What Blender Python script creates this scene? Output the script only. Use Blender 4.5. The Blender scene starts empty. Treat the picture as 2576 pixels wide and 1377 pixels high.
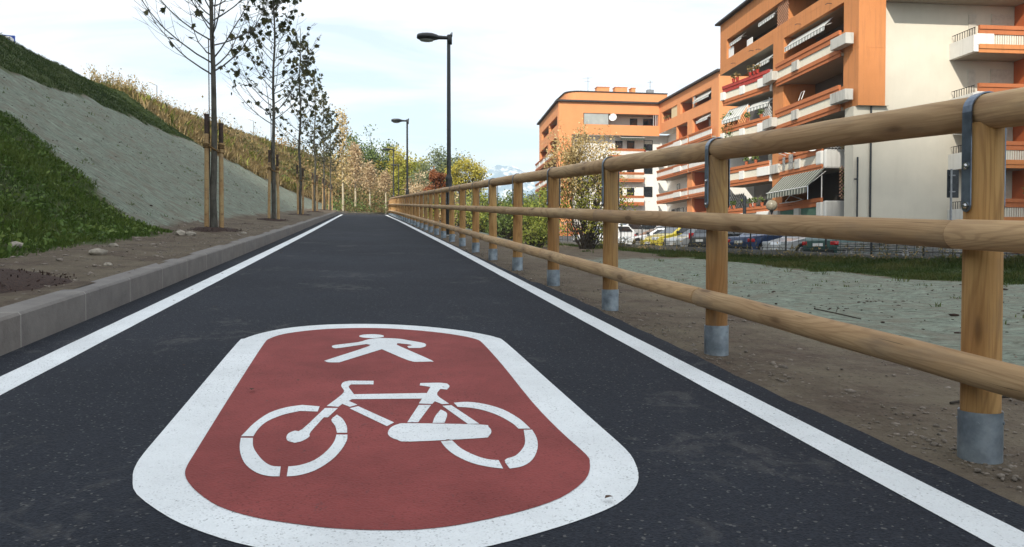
import bpy, bmesh, math, random
import numpy as np
from mathutils import Vector, Matrix, noise
rad = math.radians
scene = bpy.context.scene
COL = scene.collection
RND = random.Random(11)
NPR = np.random.default_rng(5)

# ------------------------------------------------------------------ camera
YAW = math.atan(361/2050.); PITCH = math.atan(48/2050.)
cam_data = bpy.data.cameras.new("camera"); cam = bpy.data.objects.new("camera", cam_data); COL.objects.link(cam)
cam_data.sensor_width = 36.0; cam_data.lens = 36*2050/2576.; cam_data.clip_start = .05; cam_data.clip_end = 9000
cam.location = (0, 0, .78); cam.rotation_euler = (math.pi/2-PITCH, 0, -YAW)
scene.camera = cam
# ------------------------------------------------------------------ sky, sun, exposure
SUN_EL = rad(34); SUN_AZ = rad(27)          # light travels along +Y turned 27 degrees to the right
LDIR = Vector((math.sin(SUN_AZ)*math.cos(SUN_EL), math.cos(SUN_AZ)*math.cos(SUN_EL), -math.sin(SUN_EL)))
world = bpy.data.worlds.new("World"); scene.world = world; world.use_nodes = True
wt = world.node_tree; wt.nodes.clear()
wo = wt.nodes.new('ShaderNodeOutputWorld'); bg = wt.nodes.new('ShaderNodeBackground'); bg.inputs['Strength'].default_value = .1
sky = wt.nodes.new('ShaderNodeTexSky'); sky.sky_type = 'NISHITA'; sky.sun_disc = False
sky.sun_elevation = SUN_EL; sky.sun_rotation = math.pi+SUN_AZ; sky.dust_density = 1.5; sky.air_density = 1.0
tc = wt.nodes.new('ShaderNodeTexCoord'); sep = wt.nodes.new('ShaderNodeSeparateXYZ'); wt.links.new(tc.outputs['Generated'], sep.inputs[0])
def wmath(op, a, b=None):
    n = wt.nodes.new('ShaderNodeMath'); n.operation = op
    for i, q in enumerate((a, b)):
        if q is None: continue
        if isinstance(q, (int, float)): n.inputs[i].default_value = q
        else: wt.links.new(q, n.inputs[i])
    return n.outputs[0]
zz = wmath('ADD', wmath('MAXIMUM', sep.outputs[2], 0.0), .16)
cmb = wt.nodes.new('ShaderNodeCombineXYZ')
wt.links.new(wmath('DIVIDE', sep.outputs[0], zz), cmb.inputs[0]); wt.links.new(wmath('DIVIDE', sep.outputs[1], zz), cmb.inputs[1])
cn = wt.nodes.new('ShaderNodeTexNoise'); cn.inputs['Scale'].default_value = 1.1; cn.inputs['Detail'].default_value = 7; cn.inputs['Roughness'].default_value = .55; cn.inputs['Distortion'].default_value = .7
mp = wt.nodes.new('ShaderNodeMapping'); mp.inputs['Scale'].default_value = (.8, 1.7, 1); mp.inputs['Rotation'].default_value = (0, 0, .35); mp.inputs['Location'].default_value = (3.1, 1.7, 0)
wt.links.new(cmb.outputs[0], mp.inputs[0]); wt.links.new(mp.outputs[0], cn.inputs['Vector'])
cr = wt.nodes.new('ShaderNodeValToRGB'); cr.color_ramp.elements[0].position = .34; cr.color_ramp.elements[1].position = .58
cr.color_ramp.elements[0].color = (.46, .46, .46, 1)
wt.links.new(cn.outputs['Fac'], cr.inputs[0])
mx = wt.nodes.new('ShaderNodeMixRGB'); mx.inputs[2].default_value = (11.0, 11.3, 11.6, 1)
wt.links.new(cr.outputs[0], mx.inputs[0]); sc_ = wt.nodes.new('ShaderNodeMixRGB'); sc_.blend_type = 'MULTIPLY'; sc_.inputs[0].default_value = 1; sc_.inputs[2].default_value = (1.5, 1.62, 1.6, 1); wt.links.new(sky.outputs[0], sc_.inputs[1]); wt.links.new(sc_.outputs[0], mx.inputs[1]); wt.links.new(mx.outputs[0], bg.inputs[0]); wt.links.new(bg.outputs[0], wo.inputs[0])
sun_d = bpy.data.lights.new("sun", 'SUN'); sun_d.energy = 5.0; sun_d.angle = rad(.5); sun_d.color = (1, .93, .82)
sun = bpy.data.objects.new("sun", sun_d); COL.objects.link(sun); sun.rotation_euler = LDIR.to_track_quat('-Z', 'Y').to_euler(); sun.location = (-30, -60, 80)
vs = scene.view_settings; vs.view_transform = 'Standard'; vs.look = 'None'; vs.exposure = .3; vs.gamma = 1; vs.use_curve_mapping = False

# ------------------------------------------------------------------ helpers
def tag(o, label=None, cat=None, group=None, kind=None):
    if label: o['label'] = label
    if cat: o['category'] = cat
    if group: o['group'] = group
    if kind: o['kind'] = kind
    return o
def empty(name, loc=(0, 0, 0), rz=0, label=None, cat=None, group=None):
    o = bpy.data.objects.new(name, None); COL.objects.link(o); o.location = loc; o.rotation_euler = (0, 0, rz); o.empty_display_size = .3
    return tag(o, label, cat, group)
def copy_tree(o, parent=None):
    c = o.copy(); COL.objects.link(c)
    if parent is not None: c.parent = parent
    for ch in list(o.children): copy_tree(ch, c)
    return c
class Fr:      # a facade's frame: s along it, z up, d inward
    def __init__(s, o, es, ed): s.o = Vector(o); s.es = Vector(es); s.ed = Vector(ed)
    def P(s, a, z, d): return s.o+s.es*a+s.ed*d+Vector((0, 0, z))
WORLD = Fr((0, 0, 0), (1, 0, 0), (0, 1, 0))
class MB:
    def __init__(s): s.v = []; s.f = []; s.mi = []; s.sm = []
    def add(s, pts, faces, m=0, smooth=False):
        b = len(s.v); s.v += [tuple(p) for p in pts]; s.f += [tuple(b+i for i in f) for f in faces]; s.mi += [m]*len(faces); s.sm += [smooth]*len(faces); return s
    def quad(s, a, b, c, d, m=0): return s.add([a, b, c, d], [(0, 1, 2, 3)], m)
    def fbox(s, fr, s0, s1, z0, z1, d0, d1, m=0):
        p = [fr.P(a, z, d) for z in (z0, z1) for d in (d0, d1) for a in (s0, s1)]
        return s.add(p, [(0, 2, 3, 1), (4, 5, 7, 6), (0, 1, 5, 4), (2, 6, 7, 3), (0, 4, 6, 2), (1, 3, 7, 5)], m)
    def box(s, x0, x1, y0, y1, z0, z1, m=0): return s.fbox(WORLD, x0, x1, z0, z1, y0, y1, m)
    def tube(s, pts, rs, n=8, m=0, cap=True, smooth=True):
        pts = [Vector(p) for p in pts]; rs = rs if hasattr(rs, '__len__') else [rs]*len(pts)
        ring = []; ref = None; vv = []; ff = []
        for i, p in enumerate(pts):
            t = (pts[min(i+1, len(pts)-1)]-pts[max(i-1, 0)])
            t = t.normalized() if t.length > 1e-9 else Vector((0, 0, 1))
            if ref is None: ref = Vector((1, 0, 0)) if abs(t.x) < .9 else Vector((0, 1, 0))
            a = (ref-t*ref.dot(t)); a = a.normalized() if a.length > 1e-6 else t.orthogonal().normalized()
            ref = a; b = t.cross(a)
            for k in range(n):
                w = 2*math.pi*k/n; vv.append(p+(a*math.cos(w)+b*math.sin(w))*rs[i])
        for i in range(len(pts)-1):
            for k in range(n):
                ff.append((i*n+k, i*n+(k+1) % n, (i+1)*n+(k+1) % n, (i+1)*n+k))
        s.add(vv, ff, m, smooth)
        if cap: s.add(vv[:n], [tuple(range(n-1, -1, -1))], m); s.add(vv[-n:], [tuple(range(n))], m)
        return s
    def bar(s, p, q, w, h=None, m=0):
        p = Vector(p); q = Vector(q); t = (q-p).normalized(); h = h or w
        a = t.cross(Vector((0, 0, 1))); a = a.normalized() if a.length > 1e-4 else Vector((1, 0, 0)); b = a.cross(t)
        pts = [c+a*x*w/2+b*y*h/2 for c in (p, q) for x, y in ((-1, -1), (1, -1), (1, 1), (-1, 1))]
        return s.add(pts, [(3, 2, 1, 0), (4, 5, 6, 7), (0, 1, 5, 4), (1, 2, 6, 5), (2, 3, 7, 6), (3, 0, 4, 7)], m)
    def prism(s, poly, ax, h0, h1, m=0):      # poly in the two other axes, extruded along axis ax
        def P(a, b, h): return {'x': (h, a, b), 'y': (a, h, b), 'z': (a, b, h)}[ax]
        n = len(poly); pts = [P(a, b, h) for h in (h0, h1) for a, b in poly]
        return s.add(pts, [tuple(range(n-1, -1, -1)), tuple(range(n, 2*n))]+[(i, (i+1) % n, n+(i+1) % n, n+i) for i in range(n)], m)
    def build(s, name, mats, parent=None, bevel=0, recalc=False, smooth=False):
        me = bpy.data.meshes.new(name); me.from_pydata(s.v, [], s.f)
        for m in (mats if isinstance(mats, (list, tuple)) else [mats]): me.materials.append(m)
        me.polygons.foreach_set('material_index', s.mi); me.polygons.foreach_set('use_smooth', [True]*len(s.f) if smooth else s.sm)
        if recalc:
            bm = bmesh.new(); bm.from_mesh(me); bmesh.ops.remove_doubles(bm, verts=bm.verts, dist=1e-4); bmesh.ops.recalc_face_normals(bm, faces=bm.faces); bm.to_mesh(me); bm.free()
        me.update()
        o = bpy.data.objects.new(name, me); COL.objects.link(o)
        if parent is not None: o.parent = parent
        if bevel:
            b = o.modifiers.new('bevel', 'BEVEL'); b.width = bevel; b.segments = 2; b.limit_method = 'ANGLE'; b.angle_limit = rad(40)
        return o
def np_mesh(name, verts, faces, mat, parent=None, tint=None, smooth=False):
    """verts (n,3); faces list of equally sized index arrays; tint per vertex -> colour attribute 'tint'"""
    verts = np.asarray(verts, np.float32); faces = np.asarray(faces, np.int32); k = faces.shape[1]
    me = bpy.data.meshes.new(name); me.vertices.add(len(verts)); me.vertices.foreach_set('co', verts.ravel())
    me.loops.add(faces.size); me.loops.foreach_set('vertex_index', faces.ravel())
    me.polygons.add(len(faces)); me.polygons.foreach_set('loop_start', np.arange(0, faces.size, k, dtype=np.int32)); me.polygons.foreach_set('loop_total', np.full(len(faces), k, np.int32))
    me.update(calc_edges=True)
    if smooth: me.polygons.foreach_set('use_smooth', np.ones(len(faces), bool))
    if tint is not None:
        at = me.attributes.new('tint', 'FLOAT', 'POINT'); at.data.foreach_set('value', np.asarray(tint, np.float32))
    for m in (mat if isinstance(mat, (list, tuple)) else [mat]): me.materials.append(m)
    o = bpy.data.objects.new(name, me); COL.objects.link(o)
    if parent is not None: o.parent = parent
    return o

# ------------------------------------------------------------------ materials
class NT:
    def __init__(s, name):
        s.m = bpy.data.materials.new(name); s.m.use_nodes = True; s.t = s.m.node_tree; s.b = s.t.nodes['Principled BSDF']; s.b.inputs['Specular IOR Level'].default_value = .3
        s.tc = s.t.nodes.new('ShaderNodeTexCoord')
    def n(s, typ, **kw):
        n = s.t.nodes.new('ShaderNode'+typ)
        for k, v in kw.items():
            key = k.replace('_', ' ')
            if k.startswith('p_'): setattr(n, k[2:], v)
            elif isinstance(v, bpy.types.NodeSocket): s.t.links.new(v, n.inputs[int(k[1:])] if k[0] == 'i' and k[1:].isdigit() else n.inputs[key])
            else: (n.inputs[int(k[1:])] if k[0] == 'i' and k[1:].isdigit() else n.inputs[key]).default_value = v
        return n
    def co(s, scale=(1, 1, 1), kind='Object', rnd=False):
        v = s.tc.outputs[kind]
        if rnd:
            oi = s.n('ObjectInfo'); add = s.n('VectorMath', p_operation='MULTIPLY_ADD'); s.t.links.new(oi.outputs['Random'], add.inputs[0]); add.inputs[1].default_value = (37, 53, 71); s.t.links.new(v, add.inputs[2]); v = add.outputs[0]
        return s.n('Mapping', Vector=v, Scale=scale).outputs[0]
    def noise(s, vec, scale=5, detail=4, rough=.55, dist=0): return s.n('TexNoise', Vector=vec, Scale=scale, Detail=detail, Roughness=rough, Distortion=dist).outputs['Fac']
    def vor(s, vec, scale, out='Distance', feat='F1', rnd=1.0): return s.n('TexVoronoi', p_feature=feat, Vector=vec, Scale=scale, Randomness=rnd).outputs[out]
    def ramp(s, fac, *els, interp='LINEAR'):
        r = s.n('ValToRGB', i0=fac); e = r.color_ramp.elements; r.color_ramp.interpolation = interp
        while len(e) < len(els): e.new(.5)
        for i, (p, c) in enumerate(els):
            e[i].position = p; e[i].color = (c, c, c, 1) if isinstance(c, (int, float)) else (*c, 1)
        return r.outputs[0]
    def mix(s, fac, a, b, mode='MIX'):
        n = s.n('MixRGB', p_blend_type=mode)
        for i, q in enumerate((fac, a, b)):
            if isinstance(q, bpy.types.NodeSocket): s.t.links.new(q, n.inputs[i])
            else: n.inputs[i].default_value = q if i == 0 else ((*q, 1) if len(q) == 3 else q)
        return n.outputs[0]
    def math(s, op, a, b=0.0):
        n = s.n('Math', p_operation=op)
        for i, q in enumerate((a, b)):
            if isinstance(q, bpy.types.NodeSocket): s.t.links.new(q, n.inputs[i])
            else: n.inputs[i].default_value = q
        return n.outputs[0]
    def attr(s, name, out='Fac'):
        a = s.n('Attribute'); a.attribute_name = name; return a.outputs[out]
    def done(s, col, rough=.8, bump=None, bstr=.3, bdist=.02, metal=0, spec=None):
        def put(k, q):
            if isinstance(q, bpy.types.NodeSocket): s.t.links.new(q, s.b.inputs[k])
            else: s.b.inputs[k].default_value = (*q, 1) if hasattr(q, '__len__') and len(q) == 3 else q
        put('Base Color', col); put('Roughness', rough); put('Metallic', metal)
        if spec is not None: put('Specular IOR Level', spec)
        if bump is not None:
            b = s.n('Bump', Strength=bstr, Distance=bdist, Height=bump); s.t.links.new(b.outputs[0], s.b.inputs['Normal'])
        return s.m
def mat(name, c, c2=None, scale=4, rough=.75, bump=0, bscale=None, metal=0, spec=.3, stretch=(1, 1, 1), rnd=False, lo=.35, hi=.65, detail=5):
    t = NT(name); v = t.co(stretch, rnd=rnd)
    c2 = c2 or tuple(x*.8 for x in c)
    f = t.ramp(t.noise(v, scale, detail, .6), (lo, 0.0), (hi, 1.0))
    col = t.mix(f, c2, c)
    return t.done(col, rough, t.noise(v, bscale or scale*6, 4, .6) if bump else None, bump, .02, metal, spec)
M = {}
# --- ground materials
def m_asphalt():
    t = NT('asphalt'); v = t.co()
    big = t.noise(v, .55, 5, .6); base = t.mix(t.ramp(big, (.3, 0), (.75, 1)), (.0100, .0120, .0168), (.0178, .0208, .0280))
    spk = t.vor(v, 150, 'Color'); sp = t.n('SeparateColor', i0=spk).outputs[0]
    base = t.mix(t.ramp(sp, (.0, 0), (1, 1)), base, t.mix(1.0, base, (1.9, 1.87, 1.8), 'MULTIPLY'))
    pale = t.ramp(sp, (.975, 0), (.985, 1)); base = t.mix(t.math('MULTIPLY', pale, .5), base, (.16, .155, .145))
    scuff = t.ramp(t.math('MULTIPLY', t.noise(t.co((1.0, .8, 1)), 8, 6, .72, 1.0), t.noise(v, 1.3, 2, .5)), (.325, 0), (.40, 1))
    base = t.mix(t.math('MULTIPLY', scuff, .28), base, (.11, .106, .10))
    h = t.n('TexVoronoi', Vector=v, Scale=130.0).outputs['Distance']
    return t.done(base, .88, h, .6, .006, spec=.16)
M['asphalt'] = m_asphalt()
def m_paint(name, c, dirt):
    t = NT(name); v = t.co()
    pore = t.ramp(t.vor(v, 210, 'Color'), (.76, 0), (.92, 1)); pn = t.ramp(t.noise(v, 1.7, 5, .65), (.36, .2), (.62, 1))
    col = t.mix(t.ramp(t.noise(v, 2.6, 6, .68), (.36, 0), (.66, .8)), c, tuple(x*dirt for x in c))
    col = t.mix(t.math('MULTIPLY', t.math('MULTIPLY', pore, pn), .9), col, tuple(x*.3 for x in c))
    wr = t.ramp(t.noise(t.co((1, .35, 1)), 42, 4, .8), (.63, 0), (.69, 1)); col = t.mix(t.math('MULTIPLY', wr, .5), col, (.05, .05, .05))
    return t.done(col, .8, t.vor(v, 120), .5, .006, spec=.15)
M['white_paint'] = m_paint('white_paint', (.72, .75, .765), .82); M['red_paint'] = m_paint('red_paint', (.255, .060, .056), .66)
def m_kerb():
    t = NT('kerb_stone'); v = t.co()
    y = t.n('SeparateXYZ', i0=t.tc.outputs['Object']).outputs[1]
    cell = t.n('TexWhiteNoise', p_noise_dimensions='1D'); t.t.links.new(t.math('FLOOR', t.math('ADD', y, .35)), cell.inputs['W'])
    a = t.mix(t.ramp(t.noise(v, 6, 6, .7), (.3, 0), (.7, 1)), (.125, .112, .103), (.205, .188, .170))
    a = t.mix(t.math('MULTIPLY', cell.outputs['Value'], .32), a, (.12, .12, .125))
    a = t.mix(t.ramp(t.noise(t.co((1, .3, 1)), 30, 3, .7), (.66, 0), (.74, .6)), a, (.34, .33, .3))
    fr = t.math('FRACT', t.math('ADD', y, .35)); j = t.ramp(fr, (.0, 1), (.02, 0)); a = t.mix(t.math('MULTIPLY', j, .75), a, (.36, .34, .31))
    return t.done(a, .85, t.noise(v, 70, 4, .6), .35, .008)
M['kerb'] = m_kerb()
def ground_mat(name, stretch=(1.0, 3.6, 1.6), sscale=3.2, deep=1.6):
    """soil / grass / sprayed seed mulch / dry grass, chosen by the mesh attributes"""
    t = NT(name); v = t.co()
    wob = t.math('MULTIPLY', t.math('SUBTRACT', t.noise(v, 1.3, 6, .65), .5), 1.5)
    def zone(a, lo=.36, hi=.64): return t.ramp(t.math('ADD', t.attr(a), wob), (lo, 0), (hi, 1))
    n1 = t.noise(v, 2.2, 6, .65); n2 = t.noise(v, 14, 5, .7); n3 = t.noise(v, 55, 3, .7)
    soil = t.mix(t.ramp(n2, (.3, 0), (.7, 1)), (.062, .045, .034), (.135, .103, .078))
    soil = t.mix(t.ramp(n1, (.35, 0), (.7, 1)), soil, (.165, .138, .098))
    peb = t.ramp(t.vor(v, 34, 'Color'), (.86, 0), (.93, 1)); soil = t.mix(t.math('MULTIPLY', peb, t.ramp(n3, (.4, 0), (.6, .55))), soil, (.24, .21, .18))
    soil = t.mix(t.ramp(t.vor(v, 26), (.10, .75), (.2, 0)), soil, (.035, .026, .02))
    gr = t.mix(t.ramp(n2, (.3, 0), (.7, 1)), (.035, .055, .018), (.095, .115, .042)); gr = t.mix(t.ramp(n1, (.52, 0), (.75, .7)), gr, (.075, .06, .035))
    sv = t.co((.9, .9, .9)); st = t.noise(t.co(stretch), sscale, 8, .78, .5)
    hy = t.mix(t.ramp(st, (.38, 0), (.60, 1)), (.105, .118, .092), (.255, .295, .235)); hy = t.mix(t.ramp(n1, (.45, 0), (.70, .85)), hy, (.17, .15, .115))
    hy = t.mix(t.ramp(t.noise(t.co((1, 2.6, 1.6)), 8, 6, .8), (.56, 0), (.66, .85)), hy, (.06, .056, .046))
    dry = t.mix(t.ramp(n2, (.3, 0), (.7, 1)), (.10, .065, .03), (.26, .18, .085)); dry = t.mix(t.ramp(t.noise(v, .35, 4, .6), (.45, 0), (.62, .85)), dry, (.10, .11, .03))
    pk = t.mix(n1, (.06, .06, .062), (.09, .088, .085))
    c = t.mix(zone('hydro'), soil, hy); c = t.mix(zone('dry'), c, dry); c = t.mix(zone('grass'), c, gr); c = t.mix(t.ramp(t.attr('paved'), (.45, 0), (.55, 1)), c, pk)
    h = t.math('ADD', t.math('MULTIPLY', t.math('ADD', n2, t.math('MULTIPLY', st, deep)), .7), t.math('ADD', t.math('MULTIPLY', n3, .4), t.math('MULTIPLY', t.math('SUBTRACT', 1, t.vor(v, 26)), .25)))
    return t.done(c, .95, h, .8, .05, spec=.15)
M['ground'] = ground_mat('ground_cover', (1, 1.25, 1), 5.5, .2); M['slope'] = ground_mat('slope_cover')
M['bark_mulch'] = mat('bark_mulch', (.06, .03, .02), (.016, .009, .007), 45, .9, .8, 60, stretch=(1, 2.2, 1))
M['stone'] = mat('field_stone', (.36, .32, .26), (.2, .18, .15), 9, .8, .4, rnd=True)
M['pebble'] = mat('pebble', (.26, .22, .18), (.10, .085, .07), 16, .85, rnd=True)
M['dead_leaf'] = mat('dead_leaf', (.10, .05, .025), (.05, .03, .02), 20, .8)
# --- wood, metal
def m_wood(name, lt, dk, red, gscale=1.0):
    t = NT(name); v = t.co(rnd=True)
    g = t.noise(t.co((.42*gscale, 4.2, 4.2), rnd=True), 1.6, 2, .4, .5)
    ring = t.math('SINE', t.math('MULTIPLY', g, 105)); ring = t.ramp(t.math('ADD', t.math('MULTIPLY', ring, .5), .5), (.55, 0), (.98, 1))
    fib = t.noise(t.co((1.2, 46, 46), rnd=True), 3, 5, .65)
    broad = t.noise(t.co((.7, 2.2, 2.2), rnd=True), 1.7, 4, .55)
    c = t.mix(t.ramp(broad, (.36, 0), (.64, 1)), lt, red)
    c = t.mix(t.math('MULTIPLY', ring, .42), c, dk)
    c = t.mix(t.ramp(fib, (.45, 0), (.72, .55)), c, dk)
    kv = t.n('TexVoronoi', Vector=t.co((1.25, 4.6, 4.6), rnd=True), Scale=1.7).outputs['Distance']
    c = t.mix(t.ramp(kv, (.10, .9), (.15, 0)), c, tuple(x*.42 for x in dk)); c = t.mix(t.ramp(kv, (.15, .5), (.34, 0)), c, dk)
    ob = t.n('ObjectInfo').outputs['Random']; c = t.mix(1.0, c, t.ramp(ob, (0, .82), (1, 1.06)), 'MULTIPLY'); c = t.mix(t.ramp(t.noise(t.co((.8, 3, 3), rnd=True), 2.3, 5, .65), (.54, 0), (.72, .5)), c, (.16, .13, .10))
    ck = t.ramp(t.noise(t.co((.9, 75, 75), rnd=True), 2.0, 3, .6), (.70, 0), (.73, 1)); c = t.mix(t.math('MULTIPLY', ck, .8), c, (.03, .018, .01))
    return t.done(c, .72, t.math('SUBTRACT', fib, t.math('MULTIPLY', ck, .8)), .35, .006, spec=.25)
M['rail_wood'] = m_wood('rail_wood', (.55, .382, .208), (.28, .165, .08), (.47, .295, .148))
M['post_wood'] = m_wood('post_wood', (.50, .315, .125), (.23, .115, .04), (.40, .205, .075))
M['stake_wood'] = m_wood('stake_wood', (.44, .32, .16), (.25, .15, .07), (.36, .22, .1))
M['stake_tip'] = mat('tarred_stake_tip', (.07, .045, .035), (.035, .024, .02), 20, .8)
M['zinc'] = mat('galvanised_steel', (.34, .395, .45), (.16, .195, .23), 12, .42, .08, 30, .6, .5, rnd=True)
M['strap'] = mat('dark_zinc_strap', (.22, .27, .34), (.10, .12, .155), 9, .32, .05, 30, .75, .5, rnd=True)
M['bolt'] = mat('bright_bolt', (.6, .6, .6), (.35, .35, .36), 30, .25, 0, None, .95, .5)
M['lamp_black'] = mat('black_lamp_paint', (.022, .025, .026), (.012, .014, .015), 3, .42, 0, None, 0, .5)
M['lamp_glass'] = mat('lamp_bowl', (.30, .32, .30), (.22, .24, .22), 6, .2)
M['dark_metal'] = mat('dark_metal', (.05, .055, .06), (.03, .033, .036), 6, .5, 0, None, .4)
M['grey_metal'] = mat('grey_metal', (.28, .29, .30), (.18, .19, .2), 6, .45, 0, None, .5)
M['rope'] = mat('coir_rope', (.19, .115, .045), (.10, .06, .025), 60, .9, .6, 90)
# --- plants
def m_leaf(name, a, b, c=None, rough=.6, tr=.25):
    t = NT(name); f = t.attr('tint'); c = c or a
    col = t.ramp(f, (0.0, a), (.5, b), (1.0, c))
    col = t.mix(.5, col, t.mix(t.noise(t.co(), 3, 3), tuple(x*.75 for x in b), tuple(min(1, x*1.2) for x in b)), 'MIX') if False else col
    m = t.done(col, rough, spec=.25)
    tl = t.n('BsdfTranslucent', Color=col); ms = t.n('MixShader', i0=tr, i1=t.b.outputs[0], i2=tl.outputs[0])
    t.t.links.new(ms.outputs[0], t.t.nodes['Material Output'].inputs[0]); return m
M['plane_leaf'] = m_leaf('plane_tree_leaf', (.024, .030, .012), (.045, .05, .016), (.085, .075, .02))
M['tan_leaf'] = m_leaf('tan_autumn_leaf', (.26, .16, .08), (.50, .36, .20), (.64, .52, .34))
M['gold_leaf'] = m_leaf('golden_leaf', (.17, .16, .02), (.42, .36, .05), (.55, .48, .12))
M['gold_tan_leaf'] = m_leaf('golden_tan_leaf', (.24, .17, .05), (.54, .39, .17), (.66, .54, .29))
M['yellow_green_leaf'] = m_leaf('yellow_green_leaf', (.09, .11, .015), (.28, .29, .04), (.46, .41, .07))
M['green_leaf'] = m_leaf('green_leaf', (.035, .06, .016), (.11, .16, .04), (.20, .25, .08))
M['grey_green_leaf'] = m_leaf('grey_green_leaf', (.07, .09, .045), (.17, .21, .11), (.27, .30, .17))
M['lime_leaf'] = m_leaf('lime_leaf', (.06, .085, .015), (.22, .26, .045), (.37, .38, .08))
M['rust_leaf'] = m_leaf('rust_needle', (.12, .04, .015), (.27, .095, .035), (.36, .15, .065))
M['lush_grass'] = m_leaf('lush_grass', (.038, .072, .014), (.085, .145, .026), (.145, .20, .045))
M['bank_grass'] = m_leaf('bank_grass', (.035, .06, .014), (.085, .125, .028), (.17, .17, .055))
M['slope_grass'] = m_leaf('slope_grass', (.026, .048, .014), (.052, .085, .022), (.085, .11, .035))
M['dry_grass'] = m_leaf('dry_grass', (.17, .15, .04), (.38, .275, .13), (.54, .42, .22))
M['brush'] = m_leaf('brushwood', (.07, .08, .025), (.24, .18, .07), (.36, .24, .11))
M['bark'] = mat('grey_bark', (.105, .098, .08), (.045, .042, .034), 9, .85, .5, 30, stretch=(1, 1, .5))
M['pale_bark'] = mat('pale_bark', (.52, .46, .34), (.32, .27, .18), 6, .85, .3, 30, stretch=(1, 1, .4))
M['dark_bark'] = mat('dark_bark', (.05, .04, .03), (.025, .02, .015), 12, .9, .5, 30)
# --- buildings
def m_wall(name, c, streak=.12, dirt=(.25, .22, .18), rough=.9):
    t = NT(name); v = t.co()
    a = t.mix(t.ramp(t.noise(v, .7, 5, .6), (.3, 0), (.7, 1)), tuple(x*.90 for x in c), c)
    a = t.mix(t.math('MULTIPLY', t.ramp(t.noise(t.co((2.2, 2.2, .22)), 2, 5, .65), (.5, 0), (.75, 1)), streak), a, dirt)
    return t.done(a, rough, t.noise(v, 25, 4, .6), .15, .02)
M['orange_wall'] = m_wall('orange_render', (.55, .222, .080), .5, (.27, .12, .055))
M['orange_wall_far'] = m_wall('pale_orange_render', (.68, .285, .118), .2, (.4, .2, .09))
M['red_wall'] = m_wall('red_orange_render', (.47, .115, .035), .1)
M['beige_wall'] = m_wall('beige_render', (.62, .575, .475), .12, (.42, .38, .31))
M['white_wall'] = m_wall('white_render', (.76, .745, .70), .08)
M['loggia_wall'] = m_wall('shaded_loggia_render', (.13, .115, .10), .15)  # loggia shade put into the colour, darker than the outer walls
M['concrete'] = m_wall('weathered_concrete', (.50, .485, .44), .75, (.17, .16, .135))
M['white_concrete'] = m_wall('white_concrete', (.70, .69, .65), .4, (.35, .33, .29))
M['terracotta'] = m_wall('terracotta_beam', (.46, .155, .06), .3, (.22, .08, .04))
M['slat'] = m_wall('white_slat', (.66, .63, .53), .25, (.4, .36, .28))
M['green_slat'] = m_wall('green_slat', (.10, .19, .14), .2, (.06, .1, .08))
M['roof_dark'] = mat('dark_roof_edge', (.05, .045, .045), (.03, .028, .028), 2, .7)
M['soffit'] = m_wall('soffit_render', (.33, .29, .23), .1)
M['shutter'] = mat('roller_shutter', (.60, .56, .48), (.5, .47, .4), 5, .6)
M['dark_glass'] = mat('window_glass', (.02, .024, .028), (.012, .014, .016), 2, .08, 0, None, 0, .7)
M['pale_glass'] = mat('screen_glass', (.36, .38, .36), (.28, .30, .29), 1.2, .12, 0, None, 0, .6)
M['white_plastic'] = mat('white_plastic', (.75, .75, .73), (.65, .65, .63), 5, .45)
M['lattice'] = mat('lattice', (.62, .36, .24), (.5, .28, .18), 4, .7)
M['pot'] = mat('terracotta_pot', (.42, .13, .06), (.32, .09, .04), 8, .8)
M['red_planter'] = mat('red_planter', (.40, .045, .03), (.28, .03, .02), 6, .6)
M['cream_panel'] = mat('cream_panel', (.66, .56, .36), (.55, .45, .27), 5, .7, stretch=(4, 4, .3))
M['iron'] = mat('dark_iron', (.03, .032, .034), (.02, .02, .022), 6, .5, 0, None, .3)
def m_awning(name, a, b, n, axis):
    t = NT(name); s = t.n('SeparateXYZ', i0=t.tc.outputs['Object']).outputs[axis]
    st = t.ramp(t.math('FRACT', t.math('MULTIPLY', s, n)), (.48, 0), (.52, 1)); v = t.co()
    c = t.mix(st, a, b); c = t.mix(t.ramp(t.noise(v, 1.8, 5, .65), (.5, 0), (.8, .55)), c, (.09, .09, .06))
    return t.done(c, .85)
M['awning_grey'] = m_awning('striped_grey_awning', (.34, .34, .29), (.05, .06, .045), 2.6, 1)
M['awning_side'] = m_awning('striped_green_awning', (.66, .66, .58), (.16, .18, .10), 2.2, 0)
M['awning_white'] = m_awning('striped_white_awning', (.66, .66, .62), (.32, .33, .31), 2.6, 1)
M['wall_concrete'] = m_wall('old_concrete', (.15, .145, .135), .6, (.06, .06, .05))
M['board'] = mat('weathered_board', (.34, .33, .31), (.17, .165, .155), 6, .8, rnd=True, stretch=(1, 1, 3))
M['tile'] = mat('grey_tile', (.30, .30, .29), (.16, .16, .155), 8, .8, rnd=True)
def m_car(name, c, metal=.0):
    t = NT(name); c2 = tuple(x*.9 for x in c); t.b.inputs['Coat Weight'].default_value = .8; t.b.inputs['Coat Roughness'].default_value = .05
    return t.done(t.mix(t.noise(t.co(), 2, 3), c2, c), .35, metal=metal, spec=.5)
for k, c, me in [('white', (.68, .69, .69), 0), ('silver', (.42, .44, .45), .5), ('pale_silver', (.55, .56, .56), .3), ('yellow', (.46, .38, .04), 0), ('charcoal', (.06, .065, .07), .4), ('blue', (.028, .052, .125), .3), ('navy', (.02, .032, .065), .3), ('light_grey', (.46, .48, .48), .2), ('green', (.025, .075, .065), .3)]:
    M['car_'+k] = m_car(k+'_car_paint', c, me)
M['tyre'] = mat('tyre_rubber', (.02, .02, .02), (.012, .012, .012), 9, .85); M['rim'] = mat('alloy_rim', (.5, .5, .5), (.4, .4, .4), 5, .3, 0, None, .8)
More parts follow.
